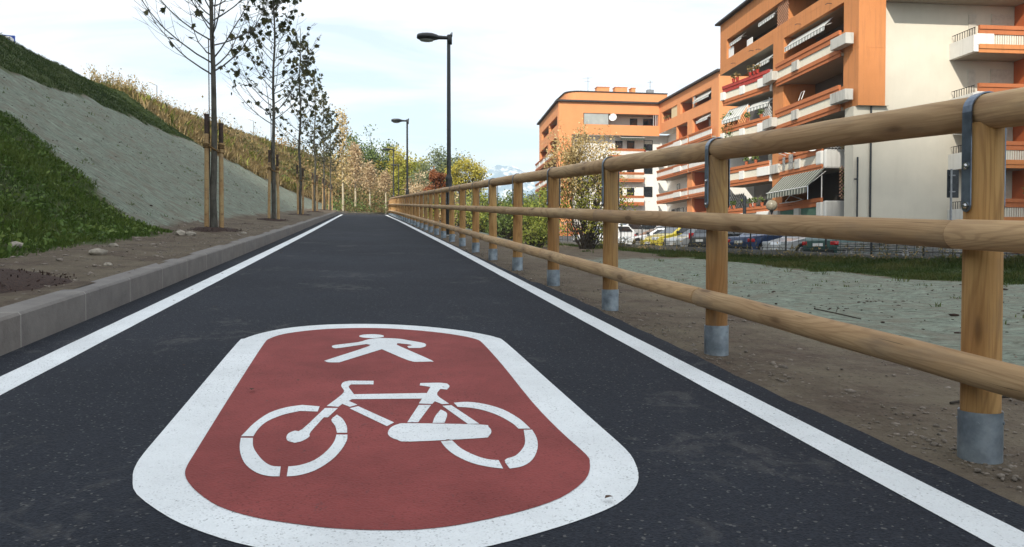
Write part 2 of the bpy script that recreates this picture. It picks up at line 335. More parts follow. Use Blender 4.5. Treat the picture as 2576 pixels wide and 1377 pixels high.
M['tail_red'] = mat('tail_light_lens', (.42, .02, .02), (.3, .012, .012), 7, .15, 0, None, 0, .6); M['lens'] = mat('headlight_lens', (.55, .57, .58), (.35, .37, .38), 8, .1, 0, None, 0, .7)
M['trim'] = mat('black_trim', (.025, .025, .026), (.018, .018, .018), 8, .6); M['plate'] = mat('number_plate', (.7, .7, .68), (.6, .6, .58), 12, .5)
M['sign_blue'] = mat('sign_blue', (.02, .07, .38), (.016, .055, .3), 3, .45); M['sign_white'] = mat('sign_white', (.75, .75, .75), (.68, .68, .68), 3, .45)

# ------------------------------------------------------------------ lie of the land
def lerp_tab(t, x):
    if x <= t[0][0]: return t[0][1]
    for (a, b), (c, d) in zip(t, t[1:]):
        if x <= c: return b+(d-b)*(x-a)/(c-a)
    return t[-1][1]
def sst(x): x = max(0., min(1., x)); return x*x*(3-2*x)
def zp(Y):                      # height of the path: climbs to a crest, then eases off
    if Y <= 53: return .0625*Y
    return 3.3125+.046*(min(Y, 150)-53)
def shift(Y): return 0 if Y < 57 else ((Y-57)**2/250 if Y < 140 else 27.556+.664*(Y-140))
def shiftR(Y): return shift(Y)
FENCE_X = [(-3, 1.98), (.4, 1.955), (2.3, 1.92), (4.1, 1.85), (6, 1.812), (8, 1.79), (11, 1.755), (15.3, 1.735), (30, 1.66), (45, 1.55), (55, 1.48), (90, 1.48)]
def fence_x(Y): return lerp_tab(FENCE_X, Y)+shift(Y)
def right_line(Y): return lerp_tab([(0, 1.425), (15, 1.41), (35, 1.27), (52, 1.06), (80, 1.06)], Y)+shift(Y)
def left_line(Y): return -1.44-.13*sst((Y-15)/40)+shift(Y)
def n3(x, y, z=0): return noise.noise(Vector((x, y, z)))
RIDGE = [(0, 0), (38, 0), (45, -.6), (50, -.45), (62, -.1), (77, .2), (90, .1), (105, -1.5), (120, -2.4), (135, -3.6), (160, -6.3), (400, -7)]
def hl(w, Y):                   # w: distance to the left of the path's axis
    base = zp(Y)+.18+.12*sst((Y-45)/20)
    if w < 3.4: z = base+.02*max(0, w-2)
    else:
        toe = w-3.9; s = .667*toe if toe > .5 else .667*.25*(toe+.5)**2/.25*.5 if toe > -.5 else 0
        z = base+.028+s
        top = base+7.42+lerp_tab(RIDGE, Y)+.35*n3(Y*.13, 3.3)
        if z > top-.6:
            e = z-(top-.6); z = top-.6+.6*(1-math.exp(-e/.6))-.015*max(0, w-16)
    rough = .06+.05*sst((w-4)/3); z += rough*n3(w*.9, Y*.9)+.5*rough*n3(w*2.7, Y*2.7, 4)
    if w > 4 and w < 16: z += .09*n3(w*.3, Y*.8, 31)*sst((w-4)/2)+.045*n3(w*.8, Y*2.0, 33)*sst((w-4)/2)
    if w > 9.5 and w < 17: z += .16*n3(w*.5, Y*.4, 9)
    return z if w > 2.25 else min(z, base+.01)
def wall_x(Y): return max(13.82+(44.3-Y)*.228, 9.6)
def park_z(Y): return .45+.038*(min(Y, 120)-30 if Y > 30 else 0)
def hr(X, Y):                   # to the right of the path
    x = X-shift(Y) if Y > 57 else X
    z0 = zp(Y)-.012-.03*max(0, x-1.7); zb = .12+.05*max(0, min(Y, 90)-20)
    if x < 1.66: return zp(Y)-.06
    width = max(2.2, abs(z0-zb)*2.6+1.2); bx = 2.9
    z = z0 if x < bx else z0+(zb-z0)*sst((x-bx)/width)
    wx = wall_x(Y)
    g = sst((X-(wx-4.2))/4.0); z = z+(park_z(Y)-.04-z)*g
    if X > wx: return park_z(Y)
    if x > 1.75: z += (.018+.05*sst((x-2.5)/2))*n3(X*1.1, Y*1.1)+.012*n3(X*4, Y*4, 2)
    return z
def grid_mesh(name, us, vs_, fn, zones, mat_):
    V = []; at = {k: [] for k in ('grass', 'hydro', 'dry', 'paved')}
    for v in vs_:
        for u in us:
            x, y, z = fn(u, v); V.append((x, y, z)); zn = zones(u, v)
            for k in at: at[k].append(zn.get(k, 0.0))
    nu = len(us); F = [(j*nu+i, j*nu+i+1, (j+1)*nu+i+1, (j+1)*nu+i) for j in range(len(vs_)-1) for i in range(nu-1)]
    me = bpy.data.meshes.new(name); me.from_pydata(V, [], F); me.materials.append(mat_)
    for k in at:
        a = me.attributes.new(k, 'FLOAT', 'POINT'); a.data.foreach_set('value', np.array(at[k], np.float32))
    me.polygons.foreach_set('use_smooth', [True]*len(F)); me.update()
    o = bpy.data.objects.new(name, me); COL.objects.link(o); return o
def steps(*segs):
    out = []
    for a, b, d in segs:
        n = max(1, round((b-a)/d)); out += [a+(b-a)*i/n for i in range(n)]
    return out+[segs[-1][1]]
def edge(d, soft): return max(0., min(1., .5+d/(2*soft)))
HYTOP = [(0, 10.3), (23, 10.4), (32, 10.6), (39, 10.1), (48, 9.5), (59, 7.1), (72, 4.9), (80, 3.4), (90, 2.0)]
HYLOW = [(2, 17.6), (3.4, 15.3), (4.2, 15.6), (5.6, 16.8), (7.2, 18.4), (8.2, 18.0), (8.21, 5), (30, 5)]
def zl(w, Y):
    top = lerp_tab(HYTOP, Y)
    lush = min(edge(lerp_tab(HYLOW, w)-Y, .7), edge(8.2-w, .5), edge(w-3.55, .35))
    hyd = min(edge(w-3.95, .35), edge(top-w, .45))*(1-lush)
    up = edge(w-top, .45)
    dry = up*edge(Y-(51-1.3*(15-w)*.35), 1.6); 
    crest = edge(w-14.2-.4*n3(Y*.3, 1), .5)*(1-edge(Y-50, 2))
    return dict(grass=max(lush, up*(1-dry)*(1-.8*crest)), hydro=hyd, dry=dry)
def zr(X, Y):
    x = X-shift(Y); wx = wall_x(Y)
    if X > wx-.05: return dict(paved=1.0)
    gin = lerp_tab([(0, 7.0), (10, 6.6), (17, 5.6), (24, 4.9), (30, 4.6), (40, 3.2), (60, 3)], Y)
    bound = wx-gin+.5*n3(Y*.4, 7)
    g = edge(X-bound, .5); h = min(edge(x-3.15-.35*n3(Y*.35, 5), .35), 1-g)*edge(30-Y, 2.5)
    return dict(grass=g*.95, hydro=h)
YS = steps((-300, -40, 40), (-40, 2, 3), (2, 62, .3), (62, 150, 2), (150, 420, 18), (420, 4200, 420))
emb = grid_mesh('embankment', steps((1.92, 16.6, .26), (16.6, 40, 2.4), (40, 400, 45), (400, 3000, 400)), YS, lambda w, Y: (-w+shift(min(Y, 400)), Y, hl(w, Y)), zl, M['slope']); tag(emb, kind='structure')
gnd = grid_mesh('ground', steps((1.3, 8, .22), (8, 20, .4), (20, 60, 4), (60, 400, 40), (400, 3600, 400)), YS, lambda x, Y: (x+(shift(Y) if x < 4 else shift(Y)*max(0, (12-x)/8) if x < 12 else 0)*(1 if Y < 150 else 0), Y, 0), lambda a, b: {}, M['ground'])
me = gnd.data; za = {k: np.zeros(len(me.vertices), np.float32) for k in ('grass', 'hydro', 'dry', 'paved')}
for i, v in enumerate(me.vertices):
    v.co.z = hr(v.co.x, v.co.y); zn = zr(v.co.x, v.co.y)
    for k, q in zn.items(): za[k][i] = q
for k in za: me.attributes[k].data.foreach_set('value', za[k])
tag(gnd, kind='structure')
# ------------------------------------------------------------------ asphalt path, kerb, painted lines
py = steps((-8, 40, .12), (40, 60, .5), (60, 130, 2)); V = []; F = []
for i, Y in enumerate(py):
    e = 1.70+(fence_x(Y)-shift(Y)-1.85)*.9*(Y > 8)+.022*n3(Y*3.1, 1)+.03*n3(Y*.7, 2)+.012*n3(Y*11, 5)
    V += [(-1.83+shift(Y)-.12*sst((Y-15)/40), Y, zp(Y)), (shift(Y), Y, zp(Y)), (e-.012+shift(Y), Y, zp(Y)), (e+shift(Y)+.004, Y, zp(Y)-.03)]
    if i: b = 4*(i-1); F += [(b+k, b+k+1, b+5+k, b+4+k) for k in range(3)]
pb = MB(); pb.add(V, F); path = tag(pb.build('path', M['asphalt']), kind='structure')
mb = MB(); V = []; F = []
ky = steps((-8, 40, .5), (40, 90, .5))
for i, Y in enumerate(ky):
    s = shift(Y)-.12*sst((Y-15)/40); z = zp(Y)
    prof = [(-1.80, z-.1), (-1.80, z+.172), (-1.812, z+.186), (-1.985, z+.186), (-2.0, z+.175), (-2.0, z-.1)]
    V += [(a+s, Y, h) for a, h in prof]
    if i: b = 6*(i-1); F += [(b+k, b+6+k, b+7+k, b+k+1) for k in range(5)]
mb.add(V, F); kerb = tag(mb.build('kerb', M['kerb']), kind='structure')
def stripe(name, f0, f1, label, dz=.002):
    m = MB(); V = []; F = []
    for i, Y in enumerate(steps((-6, 60, .25), (60, 90, 1))):
        V += [(f0(Y)+.006*n3(Y*6, 1), Y, zp(Y)+dz), (f1(Y)+.006*n3(Y*6, 9), Y, zp(Y)+dz)]
        if i: b = 2*(i-1); F.append((b, b+1, b+3, b+2))
    m.add(V, F); return tag(m.build(name, M['white_paint']), label, 'road marking', 'white edge lines of the path')
stripe('edge_line', lambda Y: left_line(Y)-.15, left_line, 'white painted line running beside the kerb')
stripe('edge_line', right_line, lambda Y: right_line(Y)+.13, 'white painted line running beside the wooden fence')
POLY = {
'outer': [(-0.652,2.415),(-0.674,2.52),(-0.684,2.65),(-0.688,2.9),(-0.694,3.322),(-0.713,4.659),(-0.696,4.809),(-0.629,4.996),(-0.504,5.176),(-0.325,5.287),(-0.107,5.318),(0.129,5.276),(0.359,5.155),(0.562,4.973),(0.68,4.809),(0.736,4.689),(0.76,4.529),(0.783,3.554),(0.801,2.81),(0.808,2.497),(0.793,2.352),(0.76,2.224),(0.713,2.128),(0.635,2.031),(0.531,1.954),(0.411,1.887),(0.277,1.826),(0.156,1.796),(0.033,1.79),(-0.092,1.816),(-0.256,1.897),(-0.375,1.99),(-0.484,2.104),(-0.607,2.285)],
'inner': [(-0.517,2.434),(-0.527,2.509),(-0.531,2.662),(-0.542,3.165),(-0.554,3.817),(-0.565,4.609),(-0.553,4.794),(-0.483,4.957),(-0.313,5.09),(-0.103,5.134),(0.124,5.094),(0.369,4.945),(0.527,4.78),(0.607,4.638),(0.627,4.476),(0.636,3.863),(0.633,3.139),(0.646,2.731),(0.666,2.452),(0.656,2.371),(0.628,2.279),(0.585,2.197),(0.501,2.096),(0.386,2.02),(0.246,1.963),(0.144,1.94),(0.046,1.944),(-0.076,1.972),(-0.175,2.015),(-0.279,2.073),(-0.377,2.16),(-0.448,2.268),(-0.493,2.36)],
'w1': [(-0.185,3.165),(-0.252,3.196),(-0.31,3.165),(-0.362,3.09),(-0.396,2.958),(-0.411,2.842),(-0.417,2.794),(-0.377,2.789),(-0.373,2.875),(-0.354,2.974),(-0.307,3.059),(-0.252,3.105),(-0.188,3.087)],
'w2': [(-0.415,2.775),(-0.404,2.677),(-0.385,2.578),(-0.357,2.485),(-0.318,2.411),(-0.282,2.377),(-0.25,2.369),(-0.256,2.457),(-0.284,2.469),(-0.315,2.524),(-0.347,2.615),(-0.364,2.682),(-0.376,2.769)],
'w3': [(-0.23,2.366),(-0.199,2.37),(-0.156,2.406),(-0.113,2.495),(-0.086,2.6),(-0.072,2.699),(-0.072,2.766),(-0.108,2.771),(-0.112,2.693),(-0.13,2.595),(-0.162,2.506),(-0.201,2.463),(-0.234,2.454)],
'w4': [(-0.073,2.789),(-0.077,2.874),(-0.094,2.972),(-0.116,3.033),(-0.133,2.964),(-0.116,2.879),(-0.107,2.793)],
'fork': [(-0.164,3.137),(-0.116,3.13),(-0.146,2.999),(-0.161,3.001),(-0.195,2.813),(-0.195,2.759),(-0.214,2.712),(-0.236,2.694),(-0.26,2.72),(-0.269,2.762),(-0.266,2.81),(-0.248,2.838),(-0.225,2.853)],
'frame': [(0.02,3.59),(-0.082,3.607),(-0.108,3.581),(-0.116,3.51),(-0.101,3.412),(-0.115,3.323),(-0.159,3.168),(-0.115,3.149),(-0.101,3.192),(-0.072,3.143),(-0.044,3.172),(-0.078,3.236),(-0.067,3.265),(0.207,3.239),(0.19,3.161),(0.241,3.147),(0.254,3.189),(0.278,3.139),(0.306,3.142),(0.272,3.291),(0.294,3.399),(0.321,3.384),(0.337,3.444),(0.332,3.497),(0.298,3.518),(0.218,3.52),(0.213,3.476),(0.256,3.443),(0.233,3.332),(-0.06,3.348),(-0.071,3.408),(-0.084,3.486),(-0.076,3.532),(0.019,3.52)],
'down': [(-0.073,3.121),(-0.041,3.149),(0.087,2.898),(0.061,2.853)],
'seat': [(0.188,3.138),(0.235,3.132),(0.171,2.889),(0.133,2.894)],
'stay': [(0.277,3.113),(0.312,3.118),(0.383,2.841),(0.343,2.844)],
'guard': [(0.062,2.77),(0.074,2.835),(0.101,2.874),(0.141,2.88),(0.385,2.83),(0.409,2.795),(0.411,2.74),(0.393,2.683),(0.362,2.665),(0.13,2.657),(0.091,2.684),(0.069,2.72)],
'r1': [(0.266,3.058),(0.284,2.995),(0.263,2.869),(0.221,2.874),(0.237,2.962)],
'r2': [(0.325,3.156),(0.381,3.162),(0.441,3.121),(0.499,3.027),(0.536,2.888),(0.55,2.755),(0.509,2.76),(0.5,2.831),(0.469,2.94),(0.427,3.021),(0.378,3.071),(0.334,3.087)],
'r3': [(0.524,2.743),(0.553,2.741),(0.548,2.637),(0.527,2.525),(0.489,2.418),(0.448,2.361),(0.406,2.344),(0.405,2.426),(0.444,2.462),(0.48,2.532),(0.503,2.608)],
'r4': [(0.23,2.646),(0.268,2.652),(0.288,2.558),(0.324,2.479),(0.357,2.439),(0.386,2.427),(0.387,2.347),(0.352,2.365),(0.303,2.411),(0.262,2.491),(0.24,2.572)],
'body': [(-0.194,4.464),(-0.183,4.52),(-0.059,4.6),(-0.002,4.69),(0.068,4.726),(0.167,4.693),(0.228,4.623),(0.303,4.525),(0.303,4.427),(0.271,4.379),(0.211,4.386),(0.206,4.438),(0.231,4.461),(0.22,4.495),(0.156,4.542),(0.152,4.502),(0.166,4.442),(0.306,4.027),(0.292,3.997),(0.247,3.997),(0.194,4.035),(0.068,4.365),(-0.141,4.028),(-0.19,4.034),(-0.209,4.067),(-0.198,4.108),(-0.002,4.461),(-0.013,4.534),(-0.154,4.428),(-0.185,4.431)],
'head': [(0.087,4.793),(0.083,4.772),(0.073,4.754),(0.057,4.74),(0.037,4.732),(0.015,4.731),(-0.006,4.737),(-0.026,4.749),(-0.041,4.766),(-0.052,4.787),(-0.055,4.809),(-0.052,4.83),(-0.042,4.849),(-0.026,4.863),(-0.006,4.871),(0.016,4.873),(0.038,4.867),(0.058,4.854),(0.074,4.837),(0.084,4.816)],
}
def smooth_poly(p, n=3, sharp=9):
    out = []
    N = len(p)
    for i in range(N):
        a, b, c, d = (Vector(p[(i+k-1) % N]) for k in range(4))
        for j in range(n):
            t = j/n; sh = lambda p0, p1, p2: (p1-p0).length > 1e-6 and (p2-p1).length > 1e-6 and (p1-p0).angle(p2-p1) > sharp
            mb_, mc = ((c-b) if sh(a, b, c) else (c-a)/2), ((c-b) if sh(b, c, d) else (d-b)/2)
            out.append(b*(2*t**3-3*t*t+1)+mb_*(t**3-2*t*t+t)+c*(-2*t**3+3*t*t)+mc*(t**3-t*t))
    return out
def decal(name, keys, m, dz, parent, sm=0):
    b = MB()
    for k in keys:
        p = POLY[k]; p = smooth_poly(p, 3, sm) if sm else [Vector(q) for q in p]
        b.add([(q.x, q.y, zp(q.y)+dz) for q in p], [tuple(range(len(p)))])
    return b.build(name, m, parent)
sg = empty('path_emblem', (0, 0, 0), 0, 'red painted panel with white border, walking figure and bicycle on the asphalt', 'road marking')
decal('border', ['outer'], M['white_paint'], .002, sg, 9)
decal('panel', ['inner'], M['red_paint'], .0035, sg, 9)
decal('bicycle_symbol', ['w1', 'w2', 'w3', 'w4', 'fork', 'frame', 'down', 'seat', 'stay', 'guard', 'r1', 'r2', 'r3', 'r4'], M['white_paint'], .005, sg, rad(48))
decal('pedestrian_symbol', ['body', 'head'], M['white_paint'], .005, sg, rad(60))

# ------------------------------------------------------------------ log fence: posts in steel sleeves, three rails, steel straps
SP = 1.845; N0 = -2; NP = 36
def post_pos(i):
    Y = 2.29+SP*i; return Vector((fence_x(Y), Y, zp(Y)-.01))
fence = empty('wooden_fence', post_pos(N0), 0, 'round log fence with three rails on posts in steel sleeves along the path', 'fence')
F0 = Vector(fence.location)
def log_mesh(name, L, r, seed, m, taper=1.0, n=20):
    b = MB(); rr = random.Random(seed); k = 9; pts = []; rs = []
    for i in range(k+1):
        x = L*i/k; pts.append((x, .0025*rr.uniform(-1, 1), .003*rr.uniform(-1, 1))); rs.append(r*(1+.018*rr.uniform(-1, 1))*(1-(1-taper)*i/k))
    pts = [(.0, pts[0][1], pts[0][2]), (.006, pts[0][1], pts[0][2])]+pts[1:-1]+[(L-.006, pts[-1][1], pts[-1][2]), (L, pts[-1][1], pts[-1][2])]
    rs = [r*.93, rs[0]]+rs[1:-1]+[rs[-1], r*.93]
    b.tube(pts, rs, n); return b.build(name, m, fence)
def lay(o, p, q):
    d = (q-p).normalized(); o.location = p-F0; o.rotation_euler = d.to_track_quat('X', 'Z').to_euler(); return o
def make_post():
    e = MB(); e.tube([(0, 0, -.05), (0, 0, .4), (0, 0, .8), (0, 0, 1.06)], [.0585, .0575, .0568, .056], 20)
    o = e.build('post', M['post_wood'], fence)
    me = o.data                     # lay the grain along the post: mesh built along x, turned upright
    me.transform(Matrix.Rotation(rad(90), 4, 'Y')); o.rotation_euler = (0, rad(-90), 0)
    s = MB(); s.tube([(-.05, 0, 0), (.1505, 0, 0)], [.0645, .0645], 22, cap=False); s.tube([(.1505, 0, 0), (.149, 0, 0), (-.05, 0, 0)], [.0645, .0605, .0605], 22, cap=False)
    for w in (-2.2, -.75, .9):
        c = Vector((.118, math.sin(w)*.0645, math.cos(w)*.0645)); s.tube([c*1.0, c+Vector((0, math.sin(w), math.cos(w)))*.003], .0055, 8)
    s.build('sleeve', M['zinc'], o)
    return o
def make_strap():
    b = MB(); w = .0195; R = .0605; pts = [(-R, .80)]+[(-R, 1.0), (-R, 1.085)]
    pts += [(-R*math.cos(t*math.pi/12), 1.095+R*math.sin(t*math.pi/12)*1.0) for t in range(0, 13)]+[(R, 1.085), (R, 1.0), (R, .80)]
    for (x0, z0), (x1, z1) in zip(pts, pts[1:]):
        o_ = 1.06; b.add([(x0, -w, z0), (x0, w, z0), (x1, w, z1), (x1, -w, z1)]+[((x0*o_), -w, z0+(.004 if z0 > 1.1 else 0)), (x0*o_, w, z0+(.004 if z0 > 1.1 else 0)), (x1*o_, w, z1+(.004 if z1 > 1.1 else 0)), (x1*o_, -w, z1+(.004 if z1 > 1.1 else 0))],
                        [(3, 2, 1, 0), (4, 5, 6, 7), (0, 1, 5, 4), (2, 3, 7, 6), (1, 2, 6, 5), (3, 0, 4, 7)])
    for sx in (-1, 1):              # rounded ends
        c = [(sx*R, w*math.cos(t*math.pi/6), .80-w*math.sin(t*math.pi/6)) for t in range(7)]
        d = [(sx*R*1.06, y, z) for _, y, z in c]; n = 7
        b.add(c+d, [tuple(range(n)), tuple(range(n, 2*n))]+[(i, i+1, n+i+1, n+i) for i in range(n-1)])
    o = b.build('strap', M['strap'], fence)
    for z in (.80, .925):
        for sx in (-1, 1):
            q = MB(); q.tube([(sx*.063, 0, z), (sx*.068, 0, z)], .0125, 12); q.tube([(sx*.068, 0, z), (sx*.073, 0, z)], [.009, .005], 6); q.build('bolt', M['bolt'], o)
    return o
post0 = make_post(); strap0 = make_strap()
P = [post_pos(i) for i in range(N0, N0+NP)]
for i, p in enumerate(P):
    o = post0 if i == 0 else copy_tree(post0, fence); o.location = p-F0; o.rotation_euler = (0, rad(-90), RND.uniform(0, 6)) if False else (RND.uniform(-.006, .006), rad(-90)+RND.uniform(-.006, .006), 0)
    s = strap0 if i == 0 else copy_tree(strap0, fence); s.location = p-F0
    d = (P[min(i+1, NP-1)]-P[max(i-1, 0)]); s.rotation_euler = (0, 0, math.atan2(d.y, d.x)-math.pi/2)
UP = Vector((0, 0, 1))
for i in range(NP-1):
    a, b = P[i]+UP*1.095, P[i+1]+UP*1.095
    lay(log_mesh('top_rail', (b-a).length-.003, .0565, 100+i, M['rail_wood'], n=22), a, b)
off = lambda dx, z: Vector((dx, 0, z))
for nm_, z, r, ph, dx in (('middle_rail', .712, .046, 0, -.098), ('bottom_rail', .304, .048, 1, -.100)):
    j = -ph
    while j < NP-1:
        a, b = P[max(j, 0)]+off(dx, z), P[min(j+2, NP-1)]+off(dx, z)
        mid = P[min(max(j, 0)+1, NP-1)]+off(dx, z)
        for k in ((a, b),):
            lay(log_mesh(nm_, (b-a).length-.003, r, 300+7*j+ph, M['rail_wood'], n=20), a, b)
        j += 2

# ------------------------------------------------------------------ leaves, trees and shrubs
STAR = np.array([(0, 0), (.16, -.10), (.48, -.02), (.40, .16), (.62, .42), (.36, .46), (.28, .72), (.12, .66), (0, 1.0), (-.12, .66), (-.28, .72), (-.36, .46), (-.62, .42), (-.40, .16), (-.48, -.02), (-.16, -.10)], float)
OVAL = np.array([(0, 0), (.30, .35), (.22, .75), (0, 1.0), (-.22, .75), (-.30, .35)], float)
QUAD = np.array([(0, 0), (.36, .45), (0, 1.0), (-.36, .45)], float)
def rot_rand(n, up=.0):
    a = NPR.normal(size=(n, 3)); a[:, 2] += up; a /= np.linalg.norm(a, axis=1)[:, None]
    b = NPR.normal(size=(n, 3)); b -= a*(a*b).sum(1)[:, None]; b /= np.linalg.norm(b, axis=1)[:, None]
    return a, b
def leaves(name, pts, size, m, parent, shape=QUAD, hang=-.35, tint=None, var=.35, curl=.12, flat=0.0):
    pts = np.asarray(pts, float); n = len(pts)
    d = NPR.normal(size=(n, 3)); d[:, 2] += hang; d /= np.linalg.norm(d, axis=1)[:, None]
    nn = NPR.normal(size=(n, 3)); nn[:, 2] += flat; s = np.cross(d, nn); s /= np.linalg.norm(s, axis=1)[:, None]; k = np.cross(s, d)
    sz = size*(1+var*NPR.uniform(-1, 1, n)); S = len(shape)
    v = pts[:, None, :]+sz[:, None, None]*(s[:, None, :]*shape[None, :, 0, None]+d[:, None, :]*shape[None, :, 1, None]+k[:, None, :]*(curl*(np.abs(shape[:, 0])*2-shape[:, 1]*.6))[None, :, None])
    t = NPR.uniform(0, 1, n) if tint is None else np.clip(tint+NPR.normal(0, .16, n), 0, 1)
    return np_mesh(name, v.reshape(-1, 3), np.arange(n*S).reshape(n, S), m, parent, np.repeat(t, S))
def arc(p, az, el0, el1, L, n=6, wob=.0, rr=RND):
    p = Vector(p); out = [p.copy()]
    for i in range(n):
        t = (i+.5)/n; el = el0+(el1-el0)*t; a = az+wob*rr.uniform(-1, 1)
        p = p+Vector((math.cos(a)*math.cos(el), math.sin(a)*math.cos(el), math.sin(el)))*(L/n); out.append(p.copy())
    return out
def young_plane(idx, X, Y, nleaf, H, label, size, leafmat, barkmat, nb=24, clear=3.0, spread=2.5, shape=STAR, r0=.062, up=(.45, 1.2)):
    rr = random.Random(40+idx); z = hl(-(X-shift(Y)), Y) if X < shift(Y)-1.9 else zp(Y)+.1
    t = empty('young_tree', (X, Y, z-.02), rr.uniform(0, 6), label, 'tree', 'young trees planted in a row along the path')
    b = MB(); top = Vector((rr.uniform(-.1, .1), rr.uniform(-.1, .1), H)); n = 12
    tp = [Vector((top.x*(i/n)**1.5+.03*math.sin(i*1.3+idx), top.y*(i/n)**1.5+.03*math.cos(i*1.7+idx), H*i/n)) for i in range(n+1)]
    tp[0] = Vector((0, 0, -.1)); b.tube(tp, [r0*(1-.9*i/n)+.006 for i in range(n+1)], 9)
    anchors = []; wts = []
    for i in range(nb):
        f = (i+.3)/nb; h = clear+(H-clear-.3)*f**1.1; q = h/H*n; k = int(q); p0 = tp[k].lerp(tp[k+1], q-k)
        az = i*2.4+rr.uniform(-.5, .5); L = spread*(1-.72*f)*rr.uniform(.75, 1.15)
        pts = arc(p0, az, up[0]+rr.uniform(-.2, .15)+.3*f, up[1]+rr.uniform(-.15, .15), L, 8, .16, rr); rb = .0135*(1-.6*f)+.0035
        b.tube(pts, [max(.0035, rb*(1-.85*j/8)) for j in range(9)], 5, cap=False)
        for j in range(2, 9):
            if j > 3: anchors.append(pts[j]); wts.append(1)
            for sd in (-1, 1):
                if rr.random() < .85:
                    tl = L*rr.uniform(.12, .32)*(1.15-.07*j); tw = arc(pts[j], az+sd*rr.uniform(.4, 1.0), rr.uniform(.1, .7), rr.uniform(.5, 1.2), tl, 4, .2, rr)
                    b.tube(tw, [.0055, .0045, .004, .0032, .0025], 4, cap=False); anchors += [tw[2], tw[4], tw[4]]
                    if rr.random() < .5:
                        t2 = arc(tw[2], az+sd*rr.uniform(-.6, 1.5), rr.uniform(.1, .6), rr.uniform(.4, 1), tl*.6, 3, .2, rr); b.tube(t2, [.004, .0032, .003, .0022], 4, cap=False); anchors.append(t2[3])
    b.build('trunk', barkmat, t)
    if idx < 2:
        c = MB(); c.tube([(.10, -.02, -.05), (.10, -.01, 1.2), (.095, 0, 2.6), (.09, .01, 3.7)], .011, 6); c.build('training_cane', M['dark_bark'], t)
    A = np.array([tuple(a) for a in anchors]); ii = NPR.integers(0, len(A), nleaf)
    pts = A[ii]+NPR.normal(0, .05, (nleaf, 3)); lf = leaves('crown', pts, size, leafmat, t, shape, -.7, tint=.5+.35*np.sin(A[ii][:, 2]*3+A[ii][:, 0]*4), curl=.2)
    return t
TREE = [(-2.94, 16.6, 170, 7.6, 'nearly bare young tree with few dark leaves between two tall stakes, nearest tree', .14),
        (-2.94, 26.6, 360, 8.2, 'young tree with scattered dark leaves, second along the kerb after the nearly bare one', .145),
        (-2.94, 36.8, 300, 8.2, 'young tree with scattered dark leaves, third in the row along the kerb', .145),
        (-2.94, 46.8, 330, 8.0, 'young dark-leaved tree in the row, fourth from the nearest', .14),
        (-2.94, 56.8, 380, 8.0, 'young dark-leaved tree in the row, fifth from the nearest', .14),
        (-2.96, 66.5, 420, 8.0, 'farthest young dark-leaved tree of the row, just before the pale-leaved ones', .15)]
def stakes(idx, X, Y, z, label):
    rr = random.Random(70+idx); t = empty('tree_stakes', (X, Y, z), rr.uniform(-.3, .3) if idx else 0, label, 'tree stakes', 'stake pairs holding the young trees')
    sp = ((-.13, -.02), (.115, .10)) if idx == 0 else ((-.10, -.05), (.12, .05))
    for x, y in sp:
        h = 2.2+rr.uniform(-.08, .05) if x < 0 else 2.08; k = rr.uniform(-.03, .03)
        b = MB(); b.tube([(x+k, y, -.1), (x+.5*k, y, .8), (x, y, 1.5), (x, y, h-.38)], [.046, .044, .043, .042], 10, cap=False); s = b.build('stake', M['stake_wood'], t)
        c = MB(); c.tube([(x, y, h-.38), (x, y, h-.05), (x, y, h), (x, y, h+.002)], [.0425, .042, .05, .046], 10); c.build('tip', M['stake_tip'], s)
    r = MB()
    for x, y in sp:
        for j in range(3):
            r.tube([(x+.052*math.cos(a*math.pi/6), y+.052*math.sin(a*math.pi/6), 1.60+.03*j+.006*math.sin(a)) for a in range(13)], .014, 6)
    (xa, ya), (xb, yb) = sp; r.tube([(xa+.05, ya-.04, 1.63), ((xa+xb)/2, (ya+yb)/2-.11, 1.57), (xb-.03, yb-.05, 1.52), (xb+.05, yb, 1.5)], .02, 7); r.build('rope_tie', M['rope'], t)
names_st = ['nearest', 'second nearest', 'third nearest', 'fourth nearest', 'fifth nearest', 'farthest dark-leaved']
for i, (X, Y, nl, H, lab, sz) in enumerate(TREE):
    young_plane(i, X, Y, nl, H, lab, sz, M['plane_leaf'], M['bark'], nb=44 if i < 2 else 32, spread=(2.7, 2.5, 1.9, 1.7, 1.7, 1.8)[i], up=(.42, 1.2))
    stakes(i, X, Y, hl(-(X-shift(Y)), Y), 'pair of tarred wooden stakes tied with rope to the %s young tree' % names_st[i])
PALE = [(-2.2, 73, 'pale tan-leaved young tree with a white trunk, first behind the dark-leaved row'), (-1.25, 81, 'pale tan-leaved young tree above the bend of the kerb'), (.15, 88, 'pale tan-leaved young tree over the middle of the path crest'), (1.95, 94, 'pale tan-leaved young tree nearest the far end of the log fence'), (5.2, 104, 'small tan-leaved young tree seen over the far end of the log fence')]
